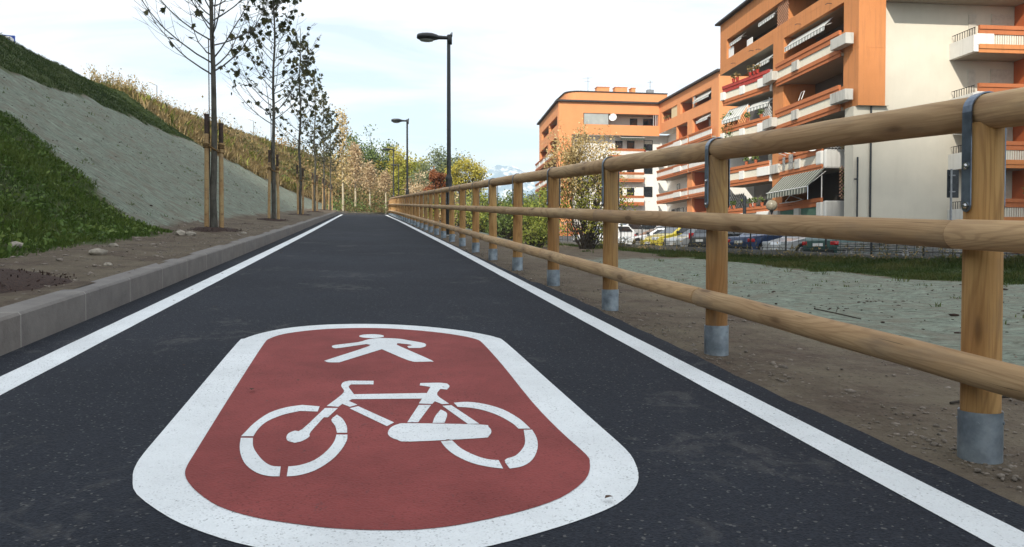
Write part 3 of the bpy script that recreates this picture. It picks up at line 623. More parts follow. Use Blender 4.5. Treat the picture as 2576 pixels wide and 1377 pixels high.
for i, (X, Y, lab) in enumerate(PALE):
    z = zp(Y)+.25; t = empty('pale_young_tree', (X, Y, z), 0, lab, 'tree', 'pale tan-leaved trees beyond the crest')
    b = MB(); H = [8.9, 6.7, 5.3, 4.7, 4.3][i]; b.tube([(0, 0, -.5), (.03, 0, 1.5), (0, .03, 3), (.02, 0, H)], [.10, .09, .07, .012], 8); A = []
    for k in range(34):
        h = 2.3+(H-2.6)*((k+.5)/34); az = k*2.4; L = (1.3*(1-.70*((k+.5)/34)))*RND.uniform(.7, 1.1); pt = arc((0, 0, h), az, .5, 1.15, L, 5, .15); b.tube(pt, [.02, .016, .012, .008, .005, .004], 4, cap=False); A += [tuple(q) for q in pt[1:]]*2
    b.build('trunk', M['pale_bark'], t); A = np.array(A); n = [1500, 2000, 1700, 1500, 900][i]
    leaves('crown', A[NPR.integers(0, len(A), n)]+NPR.normal(0, .24, (n, 3)), .17, M['tan_leaf'] if i else M['gold_tan_leaf'], t, QUAD, -.6)
def leafy(name, label, X, Y, z, blobs, n, size, m, group=None, trunk=.15, bark='dark_bark', stems=1, spread=.32, cat='tree', clumps=60, hang=-.3, shape=QUAD, inner=.35, seed=0):
    """blobs: (dx, dy, dz, rx, ry, rz) crown lobes; leaves sit in clumps through each lobe, thick limbs reach the clumps"""
    rr = random.Random(900+seed); t = empty(name, (X, Y, z), 0, label, cat, group)
    vol = [b[3]*b[4]*b[5] for b in blobs]; cl = []
    for b, q in zip(blobs, vol):
        for k in range(max(4, int(clumps*q/sum(vol)))):
            d = Vector((rr.gauss(0, 1), rr.gauss(0, 1), rr.gauss(0, 1))).normalized()*(rr.uniform(inner, 1.0))
            cl.append((b[0]+d.x*b[3], b[1]+d.y*b[4], b[2]+d.z*b[5]))
    mb_ = MB(); roots = [(rr.uniform(-.25, .25)*(stems > 1), rr.uniform(-.25, .25)*(stems > 1)) for _ in range(stems)]
    for k, c in enumerate(cl):
        if k % max(1, len(cl)//(26+8*stems)): continue
        x0, y0 = roots[k % stems]; p0 = Vector((x0, y0, -.3)); c = Vector(c); lo = .25 if stems > 1 else .42
        m1 = p0.lerp(c, lo); m1.x = x0+(c.x-x0)*(.25 if stems > 1 else .08); m1.y = y0+(c.y-y0)*(.25 if stems > 1 else .08); m2 = m1.lerp(c, .5)+Vector((rr.uniform(-.1, .1), rr.uniform(-.1, .1), .15))
        mb_.tube([p0, m1, m2, c], [trunk*rr.uniform(.5, 1)/max(1, stems**.4), trunk*.5/max(1, stems**.4), trunk*.22, .012], 6, cap=False)
    mb_.build('trunk' if stems == 1 else 'stems', M[bark], t)
    C_ = np.array(cl); w = NPR.dirichlet(np.ones(len(C_))*2.2); ii = NPR.choice(len(C_), n, p=w); tone = NPR.uniform(.15, .85, len(C_))
    leaves('crown', C_[ii]+NPR.normal(0, spread, (n, 3))*np.array([1, 1, .8]), size, m, t, shape, hang, tint=tone[ii])
    return t
G = 'trees beyond the crest of the path'
# tall poplars behind the pale row, willow, yellow robinia, rust-coloured cypress
def poplar(label, X, Y, top, base, m, w, seed, n=3800, size=.27):
    rr = random.Random(seed); bl = []
    for k in range(11):
        h = (top-base)*rr.uniform(.78, 1.0) if k else (top-base); dx, dy = (rr.uniform(-w, w), rr.uniform(-w, w)) if k else (0, 0)
        bl.append((dx, dy, h*.6, .9, .9, h*.42)); bl.append((dx, dy, h*.84, .75, .75, h*.15))
    z = hl(-(X-shift(Y)), Y)-.2; return leafy('poplar_tree', label, X, Y, z, [(q[0], q[1], q[2]+base-z, *q[3:]) for q in bl], n, size, m, G, .2, spread=.42, clumps=300, inner=.1, hang=.5, seed=seed)
poplar('tall green upright poplar behind the pale-leaved trees', .6, 112, 17.8, 5.2, M['green_leaf'], 2.7, 1, 9500)
poplar('slender green poplar left of the tall green one, seen between pale crowns', -5.2, 110, 14.6, 5.2, M['yellow_green_leaf'], 1.4, 2, 3600)
poplar('bright yellow poplar right of the tall green poplar', 3.6, 108, 15.4, 5.2, M['gold_leaf'], 2.2, 3, 8000)
poplar('yellow-green poplar behind the second street lamp', 5.9, 106, 13.8, 5.0, M['yellow_green_leaf'], 2.0, 4, 7000)
poplar('low olive poplar at the right end of the poplar clump', 8.3, 108, 11.0, 5.0, M['yellow_green_leaf'], 1.3, 5, 3800)
leafy('willow_tree', 'airy grey-green willow standing right of the second street lamp', 7.5, 84, 3.0, [(0, 0, 5.8, 2.2, 2, 2.2), (-1.6, .5, 5.0, 1.5, 1.4, 2.0), (1.5, 0, 6.8, 1.2, 1.2, 1.6), (-.3, 0, 7.5, 1.1, 1, 1.2), (-2.2, 0, 3.6, .9, .9, 1.5)], 9500, .19, M['grey_green_leaf'], G, .2, clumps=200, spread=.4, inner=.15, seed=11)
leafy('robinia_tree', 'bright yellow robinia right of the nearest street lamp pole', 8.6, 72, 2.6, [(0, 0, 5.3, 1.5, 1.5, 1.4), (1.0, 0, 4.6, 1.0, 1, 1.5), (-1.0, 0, 5.0, 1.0, 1, 1.2), (.6, 0, 3.2, 1.2, 1.1, .9), (.1, 0, 6.2, .8, .8, .7)], 4200, .17, M['gold_leaf'], G, .16, clumps=100, spread=.28, seed=12)
leafy('cypress_tree', 'rust-brown bald cypress left of the nearest street lamp pole', 5.75, 69.5, 3.0, [(0, 0, 3.9, .7, .7, 1.1), (-.45, 0, 3.0, .7, .6, .7), (.5, 0, 3.3, .6, .6, 1.0), (.1, 0, 4.6, .55, .5, .5)], 5200, .15, M['rust_leaf'], G, .14, clumps=34, spread=.15, seed=13, hang=.2, shape=OVAL)
leafy('bald_tree', 'thin tan-leaved tree with a bare trunk behind the far fence posts', 4.9, 78, 3.6, [(0, 0, 3.4, 1.1, 1, 1.6), (.8, 0, 2.3, .8, .8, 1.0)], 1300, .16, M['tan_leaf'], G, .09, 'pale_bark', clumps=50, seed=14)
leafy('bald_tree', 'thin tan-leaved tree just left of the rust-brown cypress', 7.6, 82, 3.2, [(0, 0, 3.0, 1.2, 1, 1.5), (-.9, 0, 2.2, .8, .8, 1.1)], 1300, .16, M['tan_leaf'], G, .09, 'pale_bark', clumps=50, seed=15)
# big golden shrub and the thicket beside it
gb = leafy('golden_shrub', 'large many-stemmed shrub with sparse golden-tan leaves in front of the far block', 10.5, 38.8, hr(10.5, 38.8), [(0, 0, 2.0, 1.7, 1.5, 1.5), (-.5, 0, 3.4, 1.3, 1.2, 1.3), (.7, 0, 3.6, 1.2, 1.2, 1.4), (1.9, .2, 2.3, .9, .9, 1.2), (-1.5, 0, 2.4, .8, .8, 1.2), (.3, -.5, 1.3, 1.5, 1.0, .9)], 3800, .11, M['yellow_green_leaf'], None, .06, stems=7, spread=.24, clumps=150, cat='shrub', seed=21, inner=.2)
b = MB(); A = []
for k in range(84):
    az = RND.uniform(0, 6.283); p0 = Vector((RND.uniform(-1.5, 1.6), RND.uniform(-.8, .8), RND.uniform(1.8, 4.2))); pt = arc(p0, az, RND.uniform(.7, 1.2), RND.uniform(1.2, 1.5), RND.uniform(1.2, 2.5), 6, .25); b.tube(pt, [.014, .012, .010, .008, .006, .004, .003], 4, cap=False); A += [tuple(q) for q in pt[2:]]
    for j in (2, 3, 4):
        tw = arc(pt[j], az+RND.uniform(-2, 2), .5, 1.1, RND.uniform(.3, .8), 4, .3); b.tube(tw, .004, 4, cap=False); A += [tuple(q) for q in tw[1:]]
b.build('shoots', M['dark_bark'], gb); A = np.array(A); leaves('upper_leaves', A[NPR.integers(0, len(A), 6500)]+NPR.normal(0, .12, (6500, 3)), .10, M['gold_tan_leaf'], gb, QUAD, -.3)
TH = [(6.2, 47, 1.4, 2.6, 'lime_leaf', 'lime-green thicket shrub under the yellow robinia'), (7.5, 44.5, 1.3, 2.3, 'green_leaf', 'dark green thicket shrub between the lime shrubs'), (8.9, 44, 1.6, 2.6, 'lime_leaf', 'bushy lime shrub left of the large golden shrub'), (8.4, 50, 1.6, 3.0, 'green_leaf', 'taller green shrub behind the thicket'), (10.4, 52, 1.8, 3.5, 'lime_leaf', 'tall yellow-green shrub at the foot of the far block'), (7.0, 55, 1.7, 3.0, 'grey_green_leaf', 'grey-green shrub behind the far fence posts'), (12.2, 60, 2.2, 4.2, 'green_leaf', 'dense green tree under the mountain, beside the far block'), (9.3, 66, 2.2, 4.0, 'green_leaf', 'round dark green tree below the mountain'), (5.2, 60, 1.4, 2.5, 'yellow_green_leaf', 'yellow-green shrub left of the black lamp pole'), (8.2, 39.5, .7, 1.2, 'lime_leaf', 'low lime shrub at the foot of the golden shrub'), (5.4, 52, 1.0, 1.9, 'tan_leaf', 'tan shrub behind the fence next to the lamp pole')]
for i, (X, Y, r, h, m, lab) in enumerate(TH):
    leafy('thicket_shrub', lab, X, Y, hr(X, Y)-.05, [(0, 0, h*.5, r, r, h*.5), (.5*r, 0, h*.72, r*.55, r*.5, h*.34), (-.5*r, .1, h*.62, r*.6, r*.5, h*.36)], int(950*r*h**.6), .12, M[m], 'shrubs of the thicket below the far block', .05, stems=4, spread=.24, clumps=70, cat='shrub', seed=40+i)

# ------------------------------------------------------------------ grass, brush and debris
def tufts(name, pts, nrm, h, w, m, lean=.5, blades=5, kind='stuff', tint=None, spread=.06):
    """each tuft: a few thin tapering blades"""
    pts = np.repeat(np.asarray(pts, float), blades, 0); n = len(pts); hh = np.repeat(np.asarray(h, float)*np.ones(n//blades), blades)*NPR.uniform(.55, 1.2, n); ww = np.repeat(np.asarray(w, float)*np.ones(n//blades), blades)
    pts = pts+NPR.normal(0, spread, (n, 3))*np.array([1, 1, 0])
    az = NPR.uniform(0, 2*np.pi, n); le = np.abs(NPR.normal(0, lean, n))
    d = np.stack([np.cos(az)*np.sin(le), np.sin(az)*np.sin(le), np.cos(le)], 1)+np.asarray(nrm)*.35; d /= np.linalg.norm(d, axis=1)[:, None]
    s = np.stack([-np.sin(az), np.cos(az), 0*az], 1); bend = np.stack([np.cos(az), np.sin(az), -.25+0*az], 1)*(.3*hh)[:, None]
    a = pts-s*ww[:, None]/2; b_ = pts+s*ww[:, None]/2; mid = pts+d*(hh*.6)[:, None]; tip = pts+d*hh[:, None]+bend*.6
    v = np.stack([a, b_, mid+s*ww[:, None]*.38, tip, mid-s*ww[:, None]*.38], 1)
    t = NPR.uniform(0, 1, n) if tint is None else np.clip(np.repeat(tint, blades)+NPR.normal(0, .15, n), 0, 1)
    return tag(np_mesh(name, v.reshape(-1, 3), np.arange(n*5).reshape(n, 5), m, None, np.repeat(t, 5)), kind=kind)
def scatter_l(N, Y0, Y1, w0, w1, key, th=.5):
    out = []
    while len(out) < N:
        Y = NPR.uniform(Y0, Y1); w = NPR.uniform(w0, w1)
        if zl(w, Y)[key]+.5*n3(w*1.1, Y*1.1, 20) > th: out.append((-w+shift(Y), Y, hl(w, Y)-.02))
    return np.array(out)
def patch(p, s=.6, o=0): return np.array([.5+.9*n3(x*s, y*s, 30+o) for x, y, z in p])
SL = np.array([.5, 0, .8])
p = scatter_l(9500, 7.5, 19, 3.3, 8.4, 'grass', .45); tn = patch(p)
tag(tufts('grass', p, SL, .055+.065*np.clip(tn, 0, 1.2), .011, M['lush_grass'], .75, 6, tint=tn), 'lush dark green grass on the near foot of the slope', 'grass')
n_ = 6500; p = scatter_l(n_, 8, 18.5, 3.6, 8.3, 'grass', .55); lw = leaves('leafy_weeds', p+np.array([0.02, 0, .06]), .06, M['lush_grass'], None, OVAL, .3, tint=patch(p, .9, 3), flat=1.5); tag(lw, 'broad-leaved green weeds among the near slope grass', 'weeds', kind='stuff')
p = scatter_l(16000, 18, 54, 8.6, 15.6, 'grass', .5); tn = patch(p, .5, 5); tag(tufts('grass', p, SL, .09, .022, M['slope_grass'], .8, 4, tint=tn), 'short dark green grass on the upper slope', 'grass')
p = scatter_l(15000, 46, 130, 3.6, 16.8, 'dry', .5); tn = patch(p, .22, 8)
tag(tufts('dry_grass', p, SL*.6, .42+.25*np.clip(tn, 0, 1), .045, M['dry_grass'], .5, 5, tint=tn, spread=.15), 'tall dry golden grass on the far slope', 'dry grass')
p = scatter_l(1300, 44, 120, 6, 16.5, 'dry', .5); p = p[np.array([n3(x*.2, y*.2, 50) > .02 for x, y, z in p])]
tag(tufts('green_weeds', p, SL*.4, .7, .06, M['lime_leaf'], .5, 8, spread=.25), 'patches of green weeds in the dry slope grass', 'weeds', kind='stuff') if False else tag(tufts('green_weeds', p, SL*.4, .7, .06, M['lime_leaf'], .5, 8, spread=.25), 'patches of green weeds in the dry slope grass', 'weeds')
# feathery stalks against the sky along the ridge
st = []; fe = []; b = MB()
for k in range(330):
    Y = RND.choice((RND.uniform(50, 64), RND.uniform(50, 110))); w = RND.uniform(14.2, 16.4); cl = n3(Y*.35, 2, 70)
    if cl < -.15: continue
    p0 = Vector((-w+shift(Y), Y, hl(w, Y))); h = RND.uniform(.6, 1.35)*(1+.5*cl); pt = arc(p0, RND.uniform(0, 6.3), 1.45, RND.uniform(.9, 1.4), h, 5, .2); b.tube(pt, [.010, .009, .008, .006, .005, .004], 3, cap=False)
    for j in (2, 3, 4, 5):
        for _ in range(4): fe.append(tuple(pt[j]+Vector((RND.gauss(0, .05), RND.gauss(0, .05), RND.gauss(0, .08)))))
lf = leaves('dry_stalks', np.array(fe), .10, M['dry_grass'], None, QUAD, .6); tag(lf, 'feathery dry seed heads standing on the ridge', 'dry stalks', kind='stuff')
so = b.build('stalk_stems', M['dry_grass'], lf); tag(so, kind='stuff')
# brush that covers the hillside behind the pale trees
br = []
for k in range(1500):
    Y = RND.uniform(72, 135); w = RND.uniform(4.5, 15); x = -w+shift(Y)
    if n3(x*.15, Y*.12, 3) > -.12: br.append((x, Y, hl(w, Y)))
br = np.array(br); n_ = 14000; ii = NPR.integers(0, len(br), n_); q = br[ii]+np.abs(NPR.normal(0, 1, (n_, 3)))*np.array([0, 0, .8])+NPR.normal(0, .5, (n_, 3))*np.array([1, 1, .0])
tag(leaves('brush', q, .24, M['brush'], None, QUAD, .3, tint=np.array([.5+.9*n3(x*.25, y*.25, 60) for x, y, z in q])), 'brown and olive brushwood on the hillside behind the pale trees', 'brush', kind='stuff')
gq = []
while len(gq) < 3000:
    Y = RND.uniform(68, 125); w = RND.uniform(3.2, 8.5); x = -w+shift(Y)
    if n3(x*.35, Y*.25, 95)*1.4+.12 > (w-3.2)/7: gq.append((x+RND.gauss(0, .3), Y, hl(w, Y)+abs(RND.gauss(0, .55))))
tag(leaves('brush', np.array(gq), .2, M['green_leaf'], None, QUAD, .3, tint=np.array([.55+.9*n3(x*.3, y*.3, 61) for x, y, z in gq])), 'green bushes along the foot of the far slope, behind the pale trunks', 'brush', kind='stuff')
# grass bank on the right, below the car park wall
def scatter_r(N, th=.5):
    out = []
    while len(out) < N:
        Y = NPR.uniform(8, 50); wx = wall_x(Y); X = NPR.uniform(wx-7.2, wx-.05)
        if zr(X, Y).get('grass', 0)+.8*n3(X*.9, Y*.9, 40)+.35*n3(X*3, Y*3, 41) > th: out.append((X, Y, hr(X, Y)-.02))
    return np.array(out)
p = scatter_r(15000); tn = patch(p, .5, 12); wd = np.array([max(0, 1-(wall_x(y)-x)/2.0) for x, y, z in p])
tag(tufts('grass', p, (0, 0, .6), .08+.13*np.clip(tn, 0, 1.2)+.22*wd, .016, M['bank_grass'], .55, 5, tint=tn*.8+.1, spread=.1), 'rough green grass on the bank below the car park wall', 'grass')
fe = []; b = MB()
for k in range(420):
    Y = RND.uniform(18, 46); X = wall_x(Y)-abs(RND.gauss(.1, .45))-.05; p0 = Vector((X, Y, hr(X, Y))); pt = arc(p0, RND.uniform(0, 6.3), 1.4, RND.uniform(.7, 1.3), RND.uniform(.3, .85), 4, .3); b.tube(pt, .005, 3, cap=False); fe += [tuple(pt[j]) for j in (2, 3, 4, 4)]
lf = leaves('weeds', np.array(fe), .075, M['brush'], None, OVAL, .2); tag(lf, 'brown weed stems growing along the car park wall', 'weeds', kind='stuff'); tag(b.build('weed_stems', M['brush'], lf), kind='stuff')
# small bits on soil and sprayed slope: pebbles, clods
def lumps(name, pts, size, m, squash=.55, label=None, cat=None):
    ico = np.array([(0, 0, 1), (.89, 0, .45), (.28, .85, .45), (-.72, .53, .45), (-.72, -.53, .45), (.28, -.85, .45), (.72, .53, -.45), (-.28, .85, -.45), (-.89, 0, -.45), (-.28, -.85, -.45), (.72, -.53, -.45), (0, 0, -1)]); fc = np.array([(0, 1, 2), (0, 2, 3), (0, 3, 4), (0, 4, 5), (0, 5, 1), (1, 6, 2), (2, 7, 3), (3, 8, 4), (4, 9, 5), (5, 10, 1), (2, 6, 7), (3, 7, 8), (4, 8, 9), (5, 9, 10), (1, 10, 6), (11, 7, 6), (11, 8, 7), (11, 9, 8), (11, 10, 9), (11, 6, 10)])
    n = len(pts); s = size*NPR.lognormal(0, .45, n); sc = np.stack([s*NPR.uniform(.7, 1.4, n), s*NPR.uniform(.7, 1.4, n), s*squash], 1)
    j = 1+NPR.uniform(-.22, .22, (n, 12, 1)); a = NPR.uniform(0, 6.28, n); v = ico[None]*j*sc[:, None, :]
    x = v[..., 0]*np.cos(a)[:, None]-v[..., 1]*np.sin(a)[:, None]; y = v[..., 0]*np.sin(a)[:, None]+v[..., 1]*np.cos(a)[:, None]
    v = np.stack([x, y, v[..., 2]], -1)+np.asarray(pts)[:, None, :]; f = (fc[None]+12*np.arange(n)[:, None, None]).reshape(-1, 3)
    return tag(np_mesh(name, v.reshape(-1, 3), f, m, None, smooth=False), label, cat, kind='stuff')
pts = []
for k in range(3200):
    Y = 1.2+14*RND.random()**1.7; X = 1.72+abs(RND.gauss(0, .22))+(RND.random() < .45)*RND.uniform(0, 1.7)+(fence_x(Y)-1.85)*.9
    pts.append((X, Y, hr(X, Y)+.001))
lumps('gravel', pts, .0058, M['pebble'], .6, 'small gravel and crumbs of soil beside the asphalt on the fence side', 'gravel')
pts = []
for k in range(1500):
    Y = RND.uniform(4.5, 22); w = RND.uniform(2.05, 4.2); pts.append((-w, Y, hl(w, Y)+.001))
lumps('gravel', pts, .012, M['pebble'], .5, 'small stones scattered over the bare soil strip behind the kerb', 'gravel')
pts = []
for k in range(2600):
    Y = RND.uniform(14, 60); w = RND.uniform(4, 10.4)
    if zl(w, Y)['hydro'] > .6: pts.append((-w, Y, hl(w, Y)))
for k in range(1800):
    Y = RND.uniform(4, 26); X = RND.uniform(3.2, 13)
    if zr(X, Y).get('hydro', 0) > .6: pts.append((X, Y, hr(X, Y)))
lumps('soil_clods', pts, .011, M['bark_mulch'], .5, 'dark clods of soil on the green sprayed ground', 'soil clods')
wp = [] 
while len(wp) < 150:
    Y = RND.uniform(14, 50); w = RND.uniform(4, 10)
    if zl(w, Y)['hydro'] > .8 and n3(w*.6, Y*.4, 88) > .1: wp.append((-w, Y, hl(w, Y)-.01))
while len(wp) < 205:
    Y = RND.uniform(6, 26); X = RND.uniform(3.6, 12.5)
    if zr(X, Y).get('hydro', 0) > .7 and n3(X*.5, Y*.5, 87) > .05: wp.append((X, Y, hr(X, Y)-.01))
tag(tufts('weeds', np.array(wp), (0, 0, .5), .07, .016, M['bank_grass'], .8, 7, spread=.05), 'small weeds sprouting through the green sprayed ground', 'weeds')
# bark mulch rings round the young trees
def mulch(X, Y, rx, ry, label):
    b = MB(); n = 26; ring = []
    for k in range(n):
        a = 2*math.pi*k/n; q = 1+.25*n3(math.cos(a)*1.5+X, math.sin(a)*1.5+Y); ring.append((X+rx*q*math.cos(a), Y+ry*q*math.sin(a)))
    P_ = [(X, Y, hl(-(X-shift(Y)), Y)+.06)]+[(X+(x-X)*.55, Y+(y-Y)*.55, hl(-(X+(x-X)*.55-shift(y)), Y+(y-Y)*.55)+.05) for x, y in ring]+[(x, y, hl(max(2.02, -(x-shift(y))), y)-.012) for x, y in ring]
    b.add(P_, [(0, 1+k, 1+(k+1) % n) for k in range(n)]+[(1+k, 1+n+k, 1+n+(k+1) % n, 1+(k+1) % n) for k in range(n)], smooth=True)
    o = b.build('bark_mulch', M['bark_mulch'], None); tag(o, label, 'bark mulch', kind='stuff')
    m = 700; a = NPR.uniform(0, 6.28, m); r = np.sqrt(NPR.uniform(0, 1, m)); q = np.stack([X+rx*r*np.cos(a), Y+ry*r*np.sin(a), 0*a], 1)
    for i in range(m): q[i, 2] = hl(max(2.02, -(q[i, 0]-shift(q[i, 1]))), q[i, 1])+.045*(1-r[i])+.012
    c = leaves('bark_chips', q, .03, M['bark_mulch'], o, OVAL*np.array([.5, 1]), 0, flat=2.0); tag(c, kind='stuff')
mulch(-2.62, 6.15, .55, .85, 'dark bark mulch patch nearest the camera, behind the kerb')
for i, (X, Y, *_r) in enumerate(TREE): mulch(X, Y, .5, .75, 'dark bark mulch round the foot of the %s young tree' % names_st[i])
def rock(X, Y, s, label, seed):
    bm = bmesh.new(); bmesh.ops.create_icosphere(bm, subdivisions=2, radius=1)
    for v in bm.verts: v.co *= 1+.28*noise.noise(v.co*1.3+Vector((seed*7, 0, 0)))
    for v in bm.verts: v.co = Vector((v.co.x*s, v.co.y*s*.75, v.co.z*s*.5))
    me = bpy.data.meshes.new('stone'); bm.to_mesh(me); bm.free(); me.materials.append(M['stone'])
    o = bpy.data.objects.new('stone', me); COL.objects.link(o); w = -(X-shift(Y)); o.location = (X, Y, (hl(w, Y) if X < 0 else hr(X, Y))+s*.22); o.rotation_euler = (0, 0, seed*1.7); tag(o, label, 'stone', 'pale stones on the bare soil strip')
for i, (X, Y, s, lab) in enumerate([(-3.12, 14.5, .12, 'pale angular stone in front of the nearest young tree, left of its twin'), (-2.98, 14.55, .10, 'pale angular stone in front of the nearest young tree, right of its twin'), (-3.75, 9.6, .10, 'half-buried round stone at the left edge of the photo'), (-2.74, 9.0, .09, 'flat pale stone behind the kerb near the first mulch patch'), (-2.35, 8.0, .05, 'small stone close to the kerb back edge'), (-2.25, 15.6, .06, 'small white stone near the kerb before the nearest tree'), (-3.05, 10.6, .07, 'grey stone lying in the grass edge on the soil strip')]): rock(X, Y, s, lab, i+1)
# fallen leaves and twigs on the asphalt
for i, (x, y, s) in enumerate([(-.47, 3.45, .035), (-1.35, 13.2, .09), (-1.28, 12.6, .05), (-1.1, 6.2, .03), (.25, 2.62, .022), (-.3, 3.6, .02), (.62, 2.05, .03), (-1.5, 7.4, .03), (-1.47, 6.6, .025), (1.0, 5.0, .02), (-.85, 4.0, .02), (-.15, 3.35, .02), (-1.52, 9.0, .03), (-1.9, 7.0, .03), (-1.93, 7.3, .03)]):
    z = zp(y)+(.014 if x > -1.8 else .192); n = len(OVAL); b = MB(); a = i*1.9
    b.add([(x+s*(q[0]*math.cos(a)-(q[1]-.5)*math.sin(a)), y+s*(q[0]*math.sin(a)+(q[1]-.5)*math.cos(a)), z+abs(q[0])*s*.5) for q in OVAL], [tuple(range(n))])
    tag(b.build('fallen_leaf', M['dead_leaf']), 'tiny dry brown leaf fallen on the path or kerb', 'leaf', 'dry leaves lying on the path and kerb')
def twig(pts, lab):
    b = MB(); b.tube(pts, .006, 5); b.tube([pts[1], Vector(pts[1])+Vector((.1, .12, .05))], .004, 4); tag(b.build('twig', M['dark_bark']), lab, 'twig', 'twigs on the ground beyond the fence')
for (x, y, L, lab) in ((4.35, 7.0, .5, 'dark twig lying on the sprayed ground between the two nearest posts'), (3.0, 10.5, .5, 'thin dark stick on brown soil behind the fence'), (2.55, 3.0, .35, 'dark twig beside the nearest steel sleeve')):
    twig([(x-L/2, y, hr(x-L/2, y)+.01), (x, y+.05, hr(x, y)+.02), (x+L/2, y+.03, hr(x+L/2, y)+.03)], lab)

# ------------------------------------------------------------------ street lamps along the path
def make_lamp():
    t = empty('street_lamp', (0, 0, 0)); b = MB()
    b.tube([(0, 0, -.1), (0, 0, 1.30)], [.078, .078], 18, cap=False); b.tube([(0, 0, 1.30), (0, 0, 1.36), (0, 0, 1.40), (0, 0, 1.47)], [.078, .083, .083, .052], 18, cap=False); b.tube([(0, 0, 1.46), (0, 0, 4.72)], [.052, .043], 16); b.build('pole', M['lamp_black'], t)
    f = MB(); f.tube([(0, 0, -.02), (0, 0, .012)], .17, 18); f.build('base_plate', M['concrete'], t)
    h = MB()                                            # flat tear-drop lantern with a socket round the pole head
    h.tube([(.02, 0, 4.62), (.02, 0, 4.84)], [.062, .062], 14); h.tube([(.075, -.03, 4.80), (.075, -.03, 4.90)], .014, 6); h.tube([(.05, .035, 4.80), (.05, .035, 4.89)], .012, 6)
    prof = [(.03, .045, .045), (-.12, .055, .05), (-.24, .06, .055), (-.30, .115, .075), (-.40, .165, .10), (-.52, .18, .105), (-.64, .17, .095), (-.73, .13, .075), (-.765, .07, .05)]; vv = []; ff = []; n = 16
    for x, w, hh in prof:
        for k in range(n):
            a = 2*math.pi*k/n; sz = math.sin(a); vv.append((x, w*math.cos(a), 4.765+(hh*sz if sz > 0 else hh*.72*sz)))
    for i in range(len(prof)-1): ff += [(i*n+k, i*n+(k+1) % n, (i+1)*n+(k+1) % n, (i+1)*n+k) for k in range(n)]
    h.add(vv, ff+[tuple(range(n)), tuple(range(len(vv)-n, len(vv)))], smooth=True); hd = h.build('lantern', M['lamp_black'], t, recalc=True)
    g = MB(); gv = []; gf = []
    for r, z in ((1, 4.70), (.85, 4.675), (.5, 4.66), (.05, 4.655)):
        for k in range(16): a = 2*math.pi*k/16; gv.append((-.53+.18*r*math.cos(a), .135*r*math.sin(a), z))
    for i in range(3): gf += [(i*16+k, i*16+(k+1) % 16, (i+1)*16+(k+1) % 16, (i+1)*16+k) for k in range(16)]
    g.add(gv, gf, smooth=True); g.build('lamp_bowl', M['lamp_glass'], hd)
    return t
lampA = make_lamp()
LG = 'black street lamps along the fence side of the path'
for i, (Y, dx, lab) in enumerate([(19.8, .22, 'tallest-looking black street lamp, nearest to the camera behind the log fence'), (40.2, .30, 'second black street lamp, against the sky left of the nearest one'), (60.2, .30, 'third black street lamp, its head against the yellow poplars'), (88, 1.2, 'small far street lamp seen just right of the third lamp pole'), (138, 1.0, 'farthest tiny street lamp above the far end of the log fence')]):
    o = lampA if i == 0 else copy_tree(lampA); X = fence_x(Y)+dx if i < 3 else (3.2 if i == 3 else 9.0)
    o.location = (X, Y, (hr(X, Y)+.02) if i < 3 else (5.55 if i == 3 else 9.0)); o.rotation_euler = (0, 0, 0 if i < 3 else -.3*(i-2)); tag(o, lab, 'street lamp', LG)

# ------------------------------------------------------------------ buildings
def wall_face(mb, fr, s0, s1, z0, z1, ops, t=.3, m=0, mr=None, d=0.0):
    """wall face with real openings (s0,s1,z0,z1) and reveals of depth t"""
    ss = sorted({s0, s1, *[q for o in ops for q in o[:2]]}); zs = sorted({z0, z1, *[q for o in ops for q in o[2:4]]}); mr = m if mr is None else mr
    for a, b in zip(ss, ss[1:]):
        for c, e in zip(zs, zs[1:]):
            if any(o[0] <= (a+b)/2 <= o[1] and o[2] <= (c+e)/2 <= o[3] for o in ops): continue
            mb.quad(fr.P(a, c, d), fr.P(b, c, d), fr.P(b, e, d), fr.P(a, e, d), m)
    for a, b, c, e in [o[:4] for o in ops]:
        for (p, q) in (((a, c), (b, c)), ((b, c), (b, e)), ((b, e), (a, e)), ((a, e), (a, c))):
            mb.quad(fr.P(p[0], p[1], d), fr.P(q[0], q[1], d), fr.P(q[0], q[1], d+t), fr.P(p[0], p[1], d+t), mr)
def room(mb, fr, s0, s1, z0, z1, d0, d1, mside=0, mback=1, mceil=2):
    mb.quad(fr.P(s0, z0, d0), fr.P(s0, z0, d1), fr.P(s0, z1, d1), fr.P(s0, z1, d0), mside); mb.quad(fr.P(s1, z0, d0), fr.P(s1, z0, d1), fr.P(s1, z1, d1), fr.P(s1, z1, d0), mside)
    mb.quad(fr.P(s0, z0, d1), fr.P(s1, z0, d1), fr.P(s1, z1, d1), fr.P(s0, z1, d1), mback); mb.quad(fr.P(s0, z1, d0), fr.P(s1, z1, d0), fr.P(s1, z1, d1), fr.P(s0, z1, d1), mceil); mb.quad(fr.P(s0, z0, d0), fr.P(s1, z0, d0), fr.P(s1, z0, d1), fr.P(s0, z0, d1), mceil)
def window(par, fr, s0, s1, z0, z1, d, name='window', fm='white_plastic', gm='dark_glass', shut=0.0):
    f = MB(); w = .07
    for a, b, c, e in ((s0, s0+w, z0, z1), (s1-w, s1, z0, z1), (s0+w, s1-w, z1-w, z1), (s0+w, s1-w, z0, z0+w)): f.fbox(fr, a, b, c, e, d-.05, d-.002)
    o = f.build(name, M[fm], par); g = MB(); zt = z1-w-(z1-z0)*shut
    g.fbox(fr, s0+w, s1-w, z0+w, zt, d-.03, d-.004); g.build('pane', M[gm], o)
    if shut:
        h = MB(); k = int((z1-w-zt)/.07)
        for i in range(k): h.fbox(fr, s0+w, s1-w, zt+i*.07, zt+i*.07+.058, d-.045, d-.003)
        h.build('shutter', M['shutter'], o)
    return o
